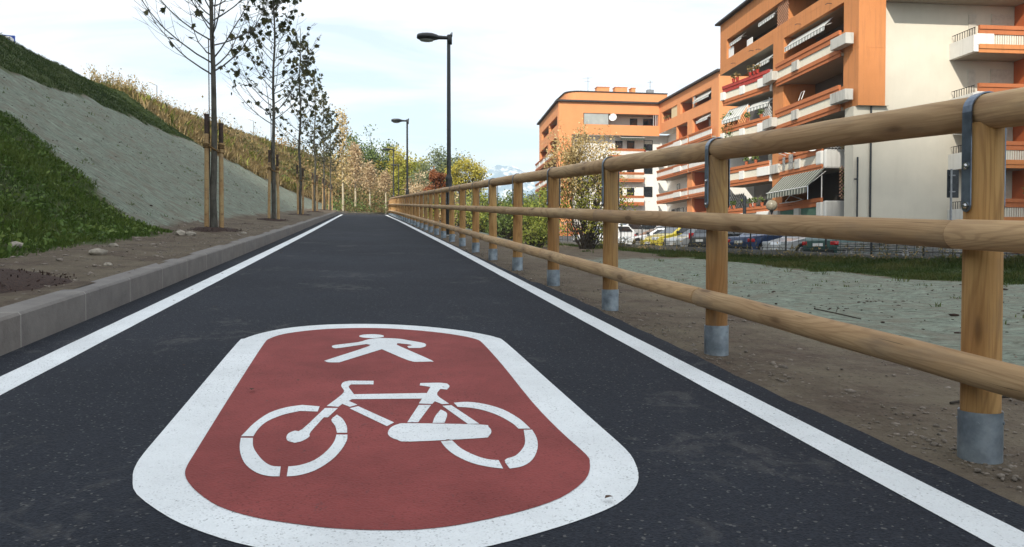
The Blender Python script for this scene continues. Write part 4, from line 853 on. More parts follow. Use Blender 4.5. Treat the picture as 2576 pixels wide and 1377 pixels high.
def shutter(par, fr, s0, s1, z0, z1, d):
    h = MB(); n = int((z1-z0)/.075)
    h.fbox(fr, s0, s1, z0, z1, d-.02, d-.003)
    for i in range(n): h.fbox(fr, s0, s1, z0+i*.075, z0+i*.075+.055, d-.05, d-.021)
    return h.build('shutter', M['shutter'], par)
def balcony(par, fr, s0, s1, L, out, inn=0.0, blocks=(), panel=None, slat='slat', beam='terracotta', fasc='terracotta', low=0.0, beam_h=.5, block_m='concrete', rail_top=None):
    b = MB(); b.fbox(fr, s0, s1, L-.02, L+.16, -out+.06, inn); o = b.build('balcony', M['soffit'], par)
    f = MB(); f.fbox(fr, s0, s1, L-.06, L+.14, -out-.02, -out+.058); f.fbox(fr, s0, s1, L+.142, L+.38, -out-.07, -out+.058); f.build('fascia', M[fasc], o)
    r = MB()
    if panel: r.fbox(fr, s0, s1, L+.382, L+.90, -out-.01, -out+.05); r.build('panel', M[panel], o)
    else:
        n = int((s1-s0)/.135)
        for i in range(n): a = s0+(i+.15)*(s1-s0)/n; r.fbox(fr, a, a+.085, L+.384, L+.895, -out, -out+.045)
        r.build('railing', M[slat], o)
    if beam:
        h = MB(); h.fbox(fr, s0, s1, L+.90, L+.90+beam_h*.55, -out-.05, -out+.06); h.fbox(fr, s0, s1, L+.902+beam_h*.55, L+.90+beam_h, -out-.1, -out+.06); h.build('handrail', M[beam], o)
    for a, c, ex in blocks:
        k = MB(); k.fbox(fr, a, c, L+.33, L+.93, -out-ex, -out-.102 if False else -out-.012 if ex < .1 else -out+.06); k.build('planter', M[block_m], o, bevel=.02)
    return o
def awning(par, fr, s0, s1, zt, dt, zb, db, m, val=.28, name='awning'):
    b = MB(); b.quad(fr.P(s0, zt, dt), fr.P(s1, zt, dt), fr.P(s1, zb, db), fr.P(s0, zb, db)); n = max(4, int((s1-s0)/.28))
    for i in range(n):
        a = s0+(s1-s0)*i/n; c = s0+(s1-s0)*(i+1)/n; mid = (a+c)/2
        b.add([fr.P(a, zb, db), fr.P(c, zb, db), fr.P(c, zb-val*.8, db-.01), fr.P(mid, zb-val, db-.01), fr.P(a, zb-val*.8, db-.01)], [(0, 1, 2, 3, 4)])
    o = b.build(name, M[m], par); k = MB()
    k.tube([fr.P(s0, zb+.02, db), fr.P(s1, zb+.02, db)], .03, 6); k.tube([fr.P(s0+.1, zt-.3, dt+.0), fr.P(s0+.1, zb, db)], .018, 5); k.tube([fr.P(s1-.1, zt-.3, dt+.0), fr.P(s1-.1, zb, db)], .018, 5); k.build('arm', M['white_plastic'], o)
    return o
def trellis(par, fr, s0, s1, z0, z1, d, m, step=.26, w=.03, name='trellis'):
    b = MB(); W = s1-s0; H = z1-z0; k = 0; q = -H
    while q < W:
        for sg_ in (1, -1):
            pts = []
            a0, a1 = q, q+H
            lo, hi = max(a0, 0), min(a1, W)
            if hi-lo < .05: continue
            za, zb_ = z0+(lo-q), z0+(hi-q)
            if sg_ < 0: za, zb_ = z0+z1-za, z0+z1-zb_
            b.bar(fr.P(s0+lo, za, d+.012*sg_), fr.P(s0+hi, zb_, d+.012*sg_), w, .012)
        q += step
    return b.build(name, M[m], par)
def pots(par, fr, ss, z, d, m='pot', plant='green_leaf', r=.13):
    for s in ss:
        b = MB(); c = fr.P(s, z, d); b.tube([c, c+Vector((0, 0, .22)), c+Vector((0, 0, .25))], [r*.7, r, r*1.08], 10); o = b.build('flower_pot', M[m], par); n = 45
        p = np.array([tuple(c+Vector((0, 0, .42)))]*n)+NPR.normal(0, .085, (n, 3)); leaves('pot_plant', p, .16, M[plant], o, QUAD, .5)
# ---- the near block
A1 = rad(3.73); RB = empty('apartment_block', (26.2548, 40.574, 0), -A1, 'six-storey orange and beige apartment block, largest and nearest, at the right edge', 'building', 'orange apartment blocks behind the car park')
FA = Fr((0, 0, 0), (0, 1, 0), (1, 0, 0)); FF = Fr((0, 0, 0), (1, 0, 0), (0, 1, 0))
b = MB()                                                        # orange frame: bays, piers, top storey
wall_face(b, FA, 0, 20.8, 15.0, 18.97, [(1.6, 19.4, 15.95, 17.47)], .3)
wall_face(b, FA, 0, 10.9, 8.9, 15.0, [(1.6, 9.3, 10.25, 11.95), (1.6, 9.3, 13.3, 14.95)], .3)
b.fbox(FA, 9.35, 10.9, .2, 8.9, 0, 1.75)
b.quad((0, 0, 8.9), (1.55, 0, 8.9), (1.55, 0, 18.97), (0, 0, 18.97)); b.quad((1.55, 0, 8.9), (1.55, .3, 8.9), (1.55, .3, 14.6), (1.55, 0, 14.6))
b.quad((0, 20.8, 15), (3, 20.8, 15), (3, 20.8, 18.97), (0, 20.8, 18.97)); b.fbox(FF, -.006, 1.556, 12.045, 12.07, -.006, .1); [b.fbox(FA, a_, c_, z_, z_+.025, -.006, .1) for a_, c_, z_ in ((0, 1.55, 12.045), (9.35, 10.85, 12.045), (0, 20.75, 15.55), (9.35, 10.85, 8.95), (9.35, 10.85, 5.9))]; [b.fbox(FA, s_, s_+.025, 15.58, 18.9, -.005, .1) for s_ in (1.3, 20.2)]
b.fbox(FF, 1.56, 14, 14.62, 18.97, -1.25, .9)                   # storey that overhangs the beige wall
b.build('orange_wall', M['orange_wall'], RB)
b = MB(); b.quad((0, 10.9, 15), (1.8, 10.9, 15), (1.8, 20.8, 15), (0, 20.8, 15)); b.build('soffit', M['soffit'], RB); b = MB(); b.quad((0, 0, 8.9), (1.8, 0, 8.9), (1.8, 10.9, 8.9), (0, 10.9, 8.9)); b.build('soffit', M['soffit'], RB); b = MB(); b.fbox(FF, 1.57, 13.9, 14.585, 14.617, -1.24, .29); b.build('soffit', M['soffit'], RB)
b = MB()
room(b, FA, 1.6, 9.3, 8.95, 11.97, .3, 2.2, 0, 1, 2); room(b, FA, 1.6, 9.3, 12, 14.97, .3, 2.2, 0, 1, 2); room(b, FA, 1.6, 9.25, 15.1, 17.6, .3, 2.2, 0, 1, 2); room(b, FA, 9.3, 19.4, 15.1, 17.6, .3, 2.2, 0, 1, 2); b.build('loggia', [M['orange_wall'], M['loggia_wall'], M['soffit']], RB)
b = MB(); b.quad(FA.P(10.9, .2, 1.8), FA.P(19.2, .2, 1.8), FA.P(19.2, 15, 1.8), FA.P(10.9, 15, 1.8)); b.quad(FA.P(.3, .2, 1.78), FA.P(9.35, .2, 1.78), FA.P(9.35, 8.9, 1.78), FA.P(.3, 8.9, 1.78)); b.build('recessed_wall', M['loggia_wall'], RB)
b = MB(); b.fbox(FA, 18.2, 18.5, .2, 8.8, -.4, 1.8); b.build('white_side_wall', M['white_wall'], RB)
b = MB(); wall_face(b, FF, -.1, 14, .1, 8.89, [], .3, d=.28); wall_face(b, FF, .03, 14, 8.89, 14.6, [], .3, d=.28); b.quad((-.1, .28, .1), (-.1, 1.2, .1), (-.1, 1.2, 8.9), (-.1, .28, 8.9)); b.build('beige_wall', M['beige_wall'], RB)
b = MB(); b.box(9.3, 14, -3.2, .27, .1, 14.58); b.build('orange_wing', M['red_wall'], RB)
b = MB(); b.box(-.35, 14.2, -1.6, 21.1, 18.98, 19.12); b.build('roof', M['roof_dark'], RB)
b = MB(); b.tube([(.87, .2, .2), (.87, .2, 8.88)], .055, 8); b.tube([(.08, .14, .2), (.08, .14, 6.1)], .05, 8); b.tube([(.08, .14, 4.9), (-.1, .14, 4.9)], .04, 6); b.build('drainpipe', M['dark_metal'], RB)
# long upper balconies of the near bay
for L in (8.9, 11.95): balcony(RB, FA, 1.55, 9.9, L, .22, .3, [(.22, 1.9, .42), (6.5, 7.3, .18), (9.62, 11.1, .42)])
for s0, s1, L, d in ((6.1, 6.9, 8.95, 2.2), (3.6, 4.3, 8.95, 2.2), (2.5, 3.3, 12, 2.2), (5.6, 6.2, 12, 2.2)): shutter(RB, FA, s0, s1, L+.9, L+2.25, d)
window(RB, FA, 4.6, 5.6, 9.9, 11.1, 2.2, fm='dark_metal'); window(RB, FA, 3.6, 4.9, 12.9, 14.1, 2.2, fm='dark_metal'); window(RB, FA, 12.0, 13.5, 16, 17.2, 2.2, fm='dark_metal'); window(RB, FA, 15, 16.2, 16, 17.2, 2.2, fm='dark_metal')
awning(RB, FA, 3.6, 8.9, 14.7, .4, 14.18, -.12, 'awning_white'); awning(RB, FA, 11, 13.6, 17.4, .5, 17.05, .1, 'awning_white', .22); awning(RB, FA, 16.6, 18.9, 17.4, .5, 17.0, .05, 'awning_white', .22)
trellis(RB, FA, 8.9, 10.55, 15.9, 17.5, .12, 'lattice', .22, .035)
b = MB(); b.fbox(FA, 18.4, 19.38, 15.96, 16.75, .15, .19); b.fbox(FA, 15.2, 16.2, 16.1, 16.6, .32, .36); b.build('screen_panel', M['white_plastic'], RB)
k = MB()
for s, z in ((17.6, 15.25), (14.2, 15.35), (13.0, 15.15), (6.9, 15.2), (3.0, 15.3)): k.bar(FA.P(s, z, -.25), FA.P(s, z, -.003), .03); k.bar(FA.P(s+.25, z, -.25), FA.P(s, z, -.25), .03)
k.build('hook', M['dark_metal'], RB)
q = MB(); q.tube([FA.P(6.9, 9.0+1.42, -.1), FA.P(6.9, 10.95, .1), FA.P(6.5, 10.95, .1), FA.P(6.5, 10.42, -.1)], .022, 6); q.build('drying_rack', M['white_plastic'], RB)
# angled balconies of the far bay
e2 = rad(9.8)
FB = Fr((0.0, 10.92, 0), (-math.sin(e2), math.cos(e2), 0), (math.cos(e2), math.sin(e2), 0))
for i, L in enumerate((11.95, 8.9, 5.85, 2.8)):
    o = balcony(RB, FB, .25, 6.3, L, .05, 1.7, [(-.02, 1.45, .22), (3.3, 3.9, .12), (5.9, 6.4, .2)], block_m='white_concrete', beam='red_planter' if i == 0 else 'terracotta', beam_h=.42 if i else .5)
    k = MB(); k.fbox(FB, -.02, .2, L-.1, L+.9, -.1, 1.6); k.build('end_wall', M['white_concrete'], o)
    r = MB()
    for j in range(8): r.fbox(FB, .1+.14*j, .125+.14*j, L+.93, L+1.3, -.05, -.02)
    r.fbox(FB, .05, 1.2, L+1.3, L+1.33, -.06, -.01); r.build('white_rail', M['white_plastic'], o)
    window(RB, FA, 12.2, 13.4, L+.2, L+2.3, 1.8, fm='white_plastic'); shutter(RB, FA, 14.6, 15.6, L+.2, L+2.3, 1.8)
awning(RB, FA, 11.3, 14.6, 14.6, .5, 14.1, -.1, 'awning_white', .25); awning(RB, FB, .4, 3.0, 11.5, .4, 11.1, -.1, 'awning_white', .25); awning(RB, FB, 3.4, 6.0, 11.6, .3, 10.7, -.35, 'awning_white', .25)
trellis(RB, FB, 3.3, 6.1, 9.7, 10.9, .0, 'iron', .3, .03); trellis(RB, FB, 3.3, 6.2, 3.8, 5.2, .0, 'iron', .3, .03); trellis(RB, FB, .15, 1.5, 10.15, 10.9, .0, 'white_plastic', .22, .03)
for s, z in ((.15, 11.0), (.15, 11.0)): pass
p_ = MB(); p_.tube([FB.P(.55, 8.9, .1), FB.P(.55, 11.5, .1)], .03, 6); p_.tube([FB.P(3.2, 8.9, .1), FB.P(3.2, 11.5, .1)], .03, 6); p_.build('awning_post', M['white_plastic'], RB)
pots(RB, FB, (1.6, 2.0, 2.5, 4.2, 4.7), 13.35, -.15, 'red_planter', 'brush'); pots(RB, FB, (1.0, 1.9, 2.4, 3.2, 4.6, 5.2), 4.12, -.12); pots(RB, FB, (1.2, 2.9, 4.4), 10.2, -.1); pots(RB, FB, (1.9, 3.1), 7.15, -.05)
iv = np.array([tuple(FB.P(RND.uniform(4.8, 6.4), RND.uniform(9.2, 11.3), RND.uniform(-.15, .1))) for _ in range(420)]); leaves('climbing_plant', iv, .16, M['green_leaf'], RB, QUAD, -.4)
# lower balconies of the near bay, big striped awning, trellis with climber
o = balcony(RB, FA, 3.9, 9.7, 5.85, .02, 1.7, [(6.6, 7.3, .14), (9.55, 11.2, .2)]); k = MB()
k.fbox(FA, 3.55, 3.85, 5.85, 6.98, -.02, 1.75); k.fbox(FA, 3.86, 4.6, 6.1, 6.95, -.12, .1); k.build('rounded_end_wall', M['white_concrete'], o, bevel=.1)
o = balcony(RB, FA, 3.9, 9.9, 2.75, .02, 1.7, [(6.6, 7.3, .16), (9.55, 10.3, .2)], slat='green_slat'); k = MB(); k.fbox(FA, 3.5, 3.85, 2.4, 3.95, -.02, 1.75); k.fbox(FA, 3.86, 4.5, 2.9, 3.9, -.12, .1); k.build('rounded_end_wall', M['white_concrete'], o, bevel=.08)
awning(RB, FA, 3.6, 9.2, 6.0, .1, 4.75, -1.15, 'awning_grey', .38)
trellis(RB, FF, .35, 1.2, 4.0, 5.9, 2.6, 'lattice', .2, .05); iv = np.array([tuple(FF.P(RND.gauss(1.0, .25), RND.uniform(4.0, 5.8), 2.5+RND.uniform(-.2, .1))) for _ in range(500)]); leaves('climbing_plant', iv, .15, M['green_leaf'], RB, QUAD, -.4)
shutter(RB, FF, 1.25, 1.7, 4.0, 5.7, 2.6); p_ = MB(); p_.tube([FA.P(4.0, 3.9, .0), FA.P(4.0, 5.8, .0)], .035, 6); p_.build('awning_post', M['white_plastic'], RB)
trellis(RB, FF, .05, .95, 7.0, 7.6, 3.4, 'white_plastic', .2, .03); iv = np.array([tuple(FF.P(RND.uniform(.7, 1.7), RND.uniform(6.9, 7.9), 3.0+RND.uniform(-.2, .2))) for _ in range(260)]); leaves('balcony_plants', iv, .15, M['brush'], RB, QUAD, -.2)
def dish(par, c, r, nrm):
    b = MB(); nrm = Vector(nrm).normalized(); a = nrm.orthogonal().normalized(); e = nrm.cross(a); v = []
    for i, (q, h) in enumerate(((.02, -.12), (.5, -.09), (.8, -.04), (1, .02))): v += [Vector(c)+(a*math.cos(t*math.pi/10)+e*math.sin(t*math.pi/10))*r*q+nrm*h*r*2 for t in range(20)]
    b.add(v, [(i*20+k, i*20+(k+1) % 20, (i+1)*20+(k+1) % 20, (i+1)*20+k) for i in range(3) for k in range(20)], smooth=True); b.bar(Vector(c)-e*r, Vector(c)+nrm*r*.9, .03); return b.build('satellite_dish', M['white_plastic'], par)
dish(RB, FA.P(4.5, 7.35, -.35), .42, (-.7, -1, .35))
lw = MB(); lw.add([FA.P(s, z, -.22-.03*math.sin(s*9)) for z in (7.15, 6.25) for s in (7.9, 7.7, 7.5, 7.3)], [(0, 1, 5, 4), (1, 2, 6, 5), (2, 3, 7, 6)]); lw.build('laundry', M['board'], RB); lw = MB(); lw.add([FA.P(s, z, -.2) for z in (7.1, 6.3) for s in (8.9, 8.5)], [(0, 1, 3, 2)]); lw.build('laundry', M['board'], RB)
lr = MB()
for a, c in ((7.9, 8.6), (5.9, 7.2)): lr.tube([FA.P(a, 7.2, -.1), FA.P(a, 7.3, -.6), FA.P(c, 7.3, -.6), FA.P(c, 7.2, -.1)], .02, 5)
for a, c in ((6.0, 8.2),): lr.tube([FA.P(a, 4.2, -.1), FA.P(a, 4.05, -.7), FA.P(c, 4.05, -.7), FA.P(c, 4.2, -.1)], .02, 5); lr.tube([FA.P(a, 4.2, -.3), FA.P(7.1, 4.5, -.5), FA.P(c, 4.2, -.3)], .03, 5)
lr.build('drying_rack', M['white_plastic'], RB); pots(RB, FA, (5.4, 6.0, 8.9), 7.2, -.05, 'pot', 'lime_leaf')
# balconies on the beige front
for i, L in enumerate((11.55, 8.5, 5.45, 2.4)):
    o = balcony(RB, FF, 5.75, 14, L, 1.7, .25, [(5.62, 6.6, .06)], block_m='white_concrete', fasc='orange_wall', beam_h=.46); k = MB()
    pr_ = [(.27, L-.02), (-1.74, L-.02), (-1.74, L+.86), (.27, L+.86)]; k.prism(pr_, 'x', 5.45, 5.72); k.build('side_wall', M['white_concrete'], o)
    r = MB()
    for j in range(9): r.fbox(FF, 5.55, 5.58, L+.86, L+1.25, -1.65+.2*j, -1.63+.2*j)
    r.fbox(FF, 5.55, 5.58, L+1.25, L+1.28, -1.7, .2); r.build('side_rail', M['iron'], o)
    shutter(RB, FF, 6.55, 7.0, L+.2, L+2.55, .28); shutter(RB, FF, 7.9, 9.15, L+.2, L+2.6, .28)
awning(RB, FF, 5.6, 6.95, 7.75, .2, 7.15, -1.25, 'awning_side', .3); awning(RB, FF, 9.2, 13.0, 8.2, -.6, 7.15, -1.9, 'awning_side', .3)
pots(RB, FF, (8.8,), 3.8, -1.6)
# ---- the far block: wing B to the right, front C, left end E
A2 = rad(1.36); FBk = empty('apartment_block', (36.743, 81.893, 0), -A2, 'farther orange and white apartment block with a rounded penthouse, in the middle distance', 'building', 'orange apartment blocks behind the car park')
GB = Fr((0, 0, 0), (0, 1, 0), (1, 0, 0)); SC = 19.18; GC = Fr((0, SC, 0), (1, 0, 0), (0, 1, 0)); e3 = rad(2.97); GE = Fr((-13.34, SC, 0), (math.sin(e3), math.cos(e3), 0), (math.cos(e3), -math.sin(e3), 0)); GF = Fr((0, 0, 0), (1, 0, 0), (0, 1, 0))
opB = [(2.06, 7.55, 17.65, 19.0), (7.6, 11.6, 17.65, 19.0), (12.66, 18.3, 17.65, 19.0), (2.15, 7.6, 14.72, 16.4), (9.2, 12.85, 14.72, 16.4)]
b = MB(); wall_face(b, GB, 0, SC, 16.4, 20.2, opB[:3], .3); wall_face(b, GB, 0, 12.9, 13.4, 16.4, opB[3:], .3)
wall_face(b, GB, 0, 9.2, 1, 13.4, [(2.15, 7.6, z+1.25, z+2.95) for z in (10.37, 7.34, 4.3)], .3)
b.quad((0, 0, 13.3), (8, 0, 13.3), (8, 0, 20.2), (0, 0, 20.2))
wall_face(b, GC, -13.34, 0, 16.1, 20.2, [(-10.1, -.12, 17.42, 18.85)], .3); b.fbox(GC, -13.34, -11.65, 1, 16.1, 0, 1.2)
opE = [(1.2, 8.6, 17.45, 18.6), (8.75, 16.0, 17.45, 18.6)]+[(a, c, z, z+1.6) for z in (14.4, 11.35, 8.3, 5.3) for a, c in ((1.18, 8.05), (9.7, 17.8))]
wall_face(b, GE, 0, 18.6, .5, 20.2, opE, .3); b.build('orange_wall', M['orange_wall_far'], FBk)
b = MB(); b.quad((0, 0, 1), (8, 0, 1), (8, 0, 13.3), (0, 0, 13.3)); b.build('white_wall', M['white_wall'], FBk); b = MB(); wall_face(b, GC, -11.65, 0, 4.3, 16.1, [], d=1.2); b.build('white_wall', M['white_wall'], FBk); b = MB(); b.quad(GB.P(9.2, 1, 1.5), GB.P(SC+1.2, 1, 1.5), GB.P(SC+1.2, 16.4, 1.5), GB.P(9.2, 16.4, 1.5)); b.build('white_wall', M['white_wall'], FBk); b = MB(); b.quad(GC.P(0, 1, 1.2), GC.P(1.5, 1, 1.2), GC.P(1.5, 16.4, 1.2), GC.P(0, 16.4, 1.2)); b.build('white_wall', M['white_wall'], FBk)
b = MB(); b.quad(GC.P(-11.65, 16.1, 0), GC.P(0, 16.1, 0), GC.P(0, 16.1, 1.2), GC.P(-11.65, 16.1, 1.2)); b.quad(GB.P(12.9, 16.39, 0), GB.P(SC, 16.39, 0), GB.P(SC, 16.39, 1.5), GB.P(12.9, 16.39, 1.5)); b.build('soffit', M['white_wall'], FBk)
b = MB()
for o_ in opB: room(b, GB, o_[0], o_[1], o_[2]-1, o_[3], .3, 2.0, 0, 1, 2)
for z in (10.37, 7.34, 4.3): room(b, GB, 2.15, 7.6, z+.2, z+2.95, .3, 2.0, 0, 1, 2)
room(b, GC, -10.1, -.12, 16.4, 18.85, .3, 1.9, 0, 1, 2)
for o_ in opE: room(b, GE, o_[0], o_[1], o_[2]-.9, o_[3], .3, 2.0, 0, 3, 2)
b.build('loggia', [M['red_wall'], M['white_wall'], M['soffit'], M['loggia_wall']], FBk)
b = MB(); b.fbox(GC, -11.6, 0, 3.9, 4.28, .9, 1.3); b.build('orange_stripe', M['terracotta'], FBk); b = MB(); b.fbox(GC, -11.6, 0, 1, 3.88, 1.25, 4); b.build('arcade_shade_block', M['trim'], FBk)  # solid black block stands in for the shade inside the arcade
b = MB(); b.prism([(-13.7, SC-.35), (-.35, SC-.35), (-.35, -.35), (9, -.35), (9, SC+19), (-12.7, SC+19)], 'z', 20.21, 20.42); b.build('roof', M['roof_dark'], FBk)
pp = [(2.2, 22.5), (2.2, 34), (-11, 34), (-11.5, 30), (-11.5, 24.2)]+[(-11.5+1.7*(1-math.cos(t*math.pi/10)), 24.2-1.7*math.sin(t*math.pi/10)) for t in range(1, 6)]
b = MB(); b.prism(pp, 'z', 20.43, 22.2); b.build('penthouse', M['orange_wall_far'], FBk); b = MB(); b.prism([(x*1.012, (y-28)*1.02+28) for x, y in pp], 'z', 22.21, 22.32); b.build('penthouse_roof', M['roof_dark'], FBk)
for a, c, h in ((-6.9, -5.2, 23.3), (-4.4, -2.7, 23.35), (-2.1, -1.55, 23.3)):
    b = MB(); b.box(a, c, 24.6, 25.8, 22.33, h); b.box(a-.06, c+.06, 24.54, 25.86, h+.003, h+.08); b.build('chimney', M['orange_wall_far'], FBk)
b = MB(); b.tube([(-8.2, 24.5, 22.3), (-8.2, 24.5, 24.6)], .03, 5); b.bar((-8.9, 24.5, 24.4), (-7.6, 24.5, 24.5), .03); b.bar((-8.7, 24.5, 24.0), (-7.9, 24.5, 24.0), .03); b.tube([(.3, 24, 22.3), (.3, 24, 24.3)], .04, 5); b.bar((-.1, 24, 24.0), (.7, 24, 24.1), .04); b.box(-.2, .7, 23.6, 24.2, 22.33, 23.0); b.build('antenna', M['grey_metal'], FBk)
for i, L in enumerate((13.35, 10.32, 7.3, 4.27)):
    balcony(FBk, GB, .73, 7.4, L, .5, 0, [], panel='white_concrete', beam='terracotta', beam_h=.3); balcony(FBk, GB, 7.85, 18.6, L, .5, 1.45, [(9.8, 12.2, .15)], panel='white_concrete', beam_h=.3, block_m='white_concrete')
    window(FBk, GB, 15.6, 16.6, L+.2, L+2.4, 1.5, fm='dark_metal'); window(FBk, GB, 10.2, 11.0, L+.2, L+2.4, 2.0, fm='white_plastic')
    if i < 3:
        balcony(FBk, GC, -6.7, -1.9, L-.1, -.4, 1.2, [], panel='white_concrete' if i != 1 else None, beam_h=.3); window(FBk, GC, -1.72, -.52, L+1.0, L+2.35, 1.2, fm='dark_metal', shut=.3 if i == 0 else .0); window(FBk, GC, -4.0, -3.0, L+.1, L+2.2, 1.2, fm='dark_metal'); window(FBk, GC, -5.6, -4.6, L+.1, L+2.2, 1.2, fm='dark_metal')
for L in (12.95, 9.9, 6.85, 3.85): balcony(FBk, GE, 1.4, 18.5, L+.12, .55, .0, [(4.4, 5.0, .1), (9, 9.6, .1), (13.5, 14.1, .1)], panel='white_concrete', beam_h=.3, block_m='white_concrete')
awning(FBk, GB, 2.2, 6.9, 18.95, .5, 18.2, -.25, 'awning_white', .25); awning(FBk, GB, 2.3, 5.6, 16.3, .4, 15.75, -.35, 'awning_white', .25); awning(FBk, GC, -5.2, -2, 16.05, .9, 15.8, -.1, 'awning_grey', .3)
trellis(FBk, GB, 7.0, 7.6, 17.65, 19, .1, 'white_plastic', .2, .04); b = MB(); b.fbox(GB, 12.66, 15.0, 17.66, 19, .12, .18); b.build('cream_screen', M['cream_panel'], FBk)
b = MB(); b.fbox(GC, -10.0, -6.8, 17.45, 18.83, .1, .14); b.build('glass_screen', M['pale_glass'], FBk); dish(FBk, GC.P(-6.3, 18.35, -.25), .5, (-.5, -1, .3))
window(FBk, GC, -3.4, -2.4, 16.6, 18.6, 1.9, fm='dark_metal'); window(FBk, GC, -1.6, -.3, 16.6, 18.6, 1.9, fm='dark_metal', gm='dark_glass')
b = MB()
for s in (-.75, -.5, -.3): b.tube([GC.P(s, 17.4, .1), GC.P(s, 18.8, .1)], .03, 5)
b.build('white_post', M['white_plastic'], FBk)
for a, c in ((11.2, 13.4), (14.2, 16.4), (16.8, 18.6)): window(FBk, GB, a, c, 5.1, 6.6, 1.5, fm='dark_metal')
pots(FBk, GB, (15.6, 16.4, 17.2), 17.66, .1, 'pot', 'brush'); pots(FBk, GE, (3.0, 12.0, 14.0), 14.2, .1, 'pot', 'green_leaf', .2); pots(FBk, GC, (-1.75,), 14.1, .9, 'red_planter', 'green_leaf', .25)

# ------------------------------------------------------------------ car park wall, railing, cars, stacks
WY = [14, 21, 26.3, 30, 34, 38, 42, 46, 50, 56, 62]
def wz(Y): return lerp_tab([(14, .62), (21, .67), (26.3, .76), (44.3, 1.37), (62, 2.0)], Y)
b = MB()
for a, c in zip(WY, WY[1:]):
    p = [(wall_x(a), a), (wall_x(c), c)]
    v = [(x+dx, y, z) for (x, y) in p for dx in (0, .22) for z in (park_z(y)-.6, wz(y))]
    b.add(v, [(0, 1, 5, 4), (2, 6, 7, 3), (1, 3, 7, 5)]+([(0, 2, 3, 1)] if a == WY[0] else [])+([(4, 5, 7, 6)] if c == WY[-1] else []))
tag(b.build('car_park_wall', M['wall_concrete']), 'low stained concrete wall between the grass bank and the car park', 'wall')
rf = empty('metal_railing', (wall_x(30), 30, wz(30)), 0, 'thin dark metal railing standing on the car park wall', 'fence'); R0 = Vector(rf.location); Y = 16.0; k = 0; bars = MB()
while Y < 60:
    x = wall_x(Y)+.11; z = wz(Y)
    if k % 6 == 0: q = MB(); q.bar(Vector((x, Y, z-.05))-R0, Vector((x, Y, z+1.12))-R0, .05); q.build('post', M['iron'], rf)
    else: bars.tube([Vector((x, Y, z-.02))-R0, Vector((x, Y, z+.98))-R0], .009, 5)
    Y += .36; k += 1
for dz in (.12, .95):
    bars.tube([Vector((wall_x(y)+.11, y, wz(y)+dz))-R0 for y in WY[1:-1]], .012, 4)
bars.build('bars', M['iron'], rf)
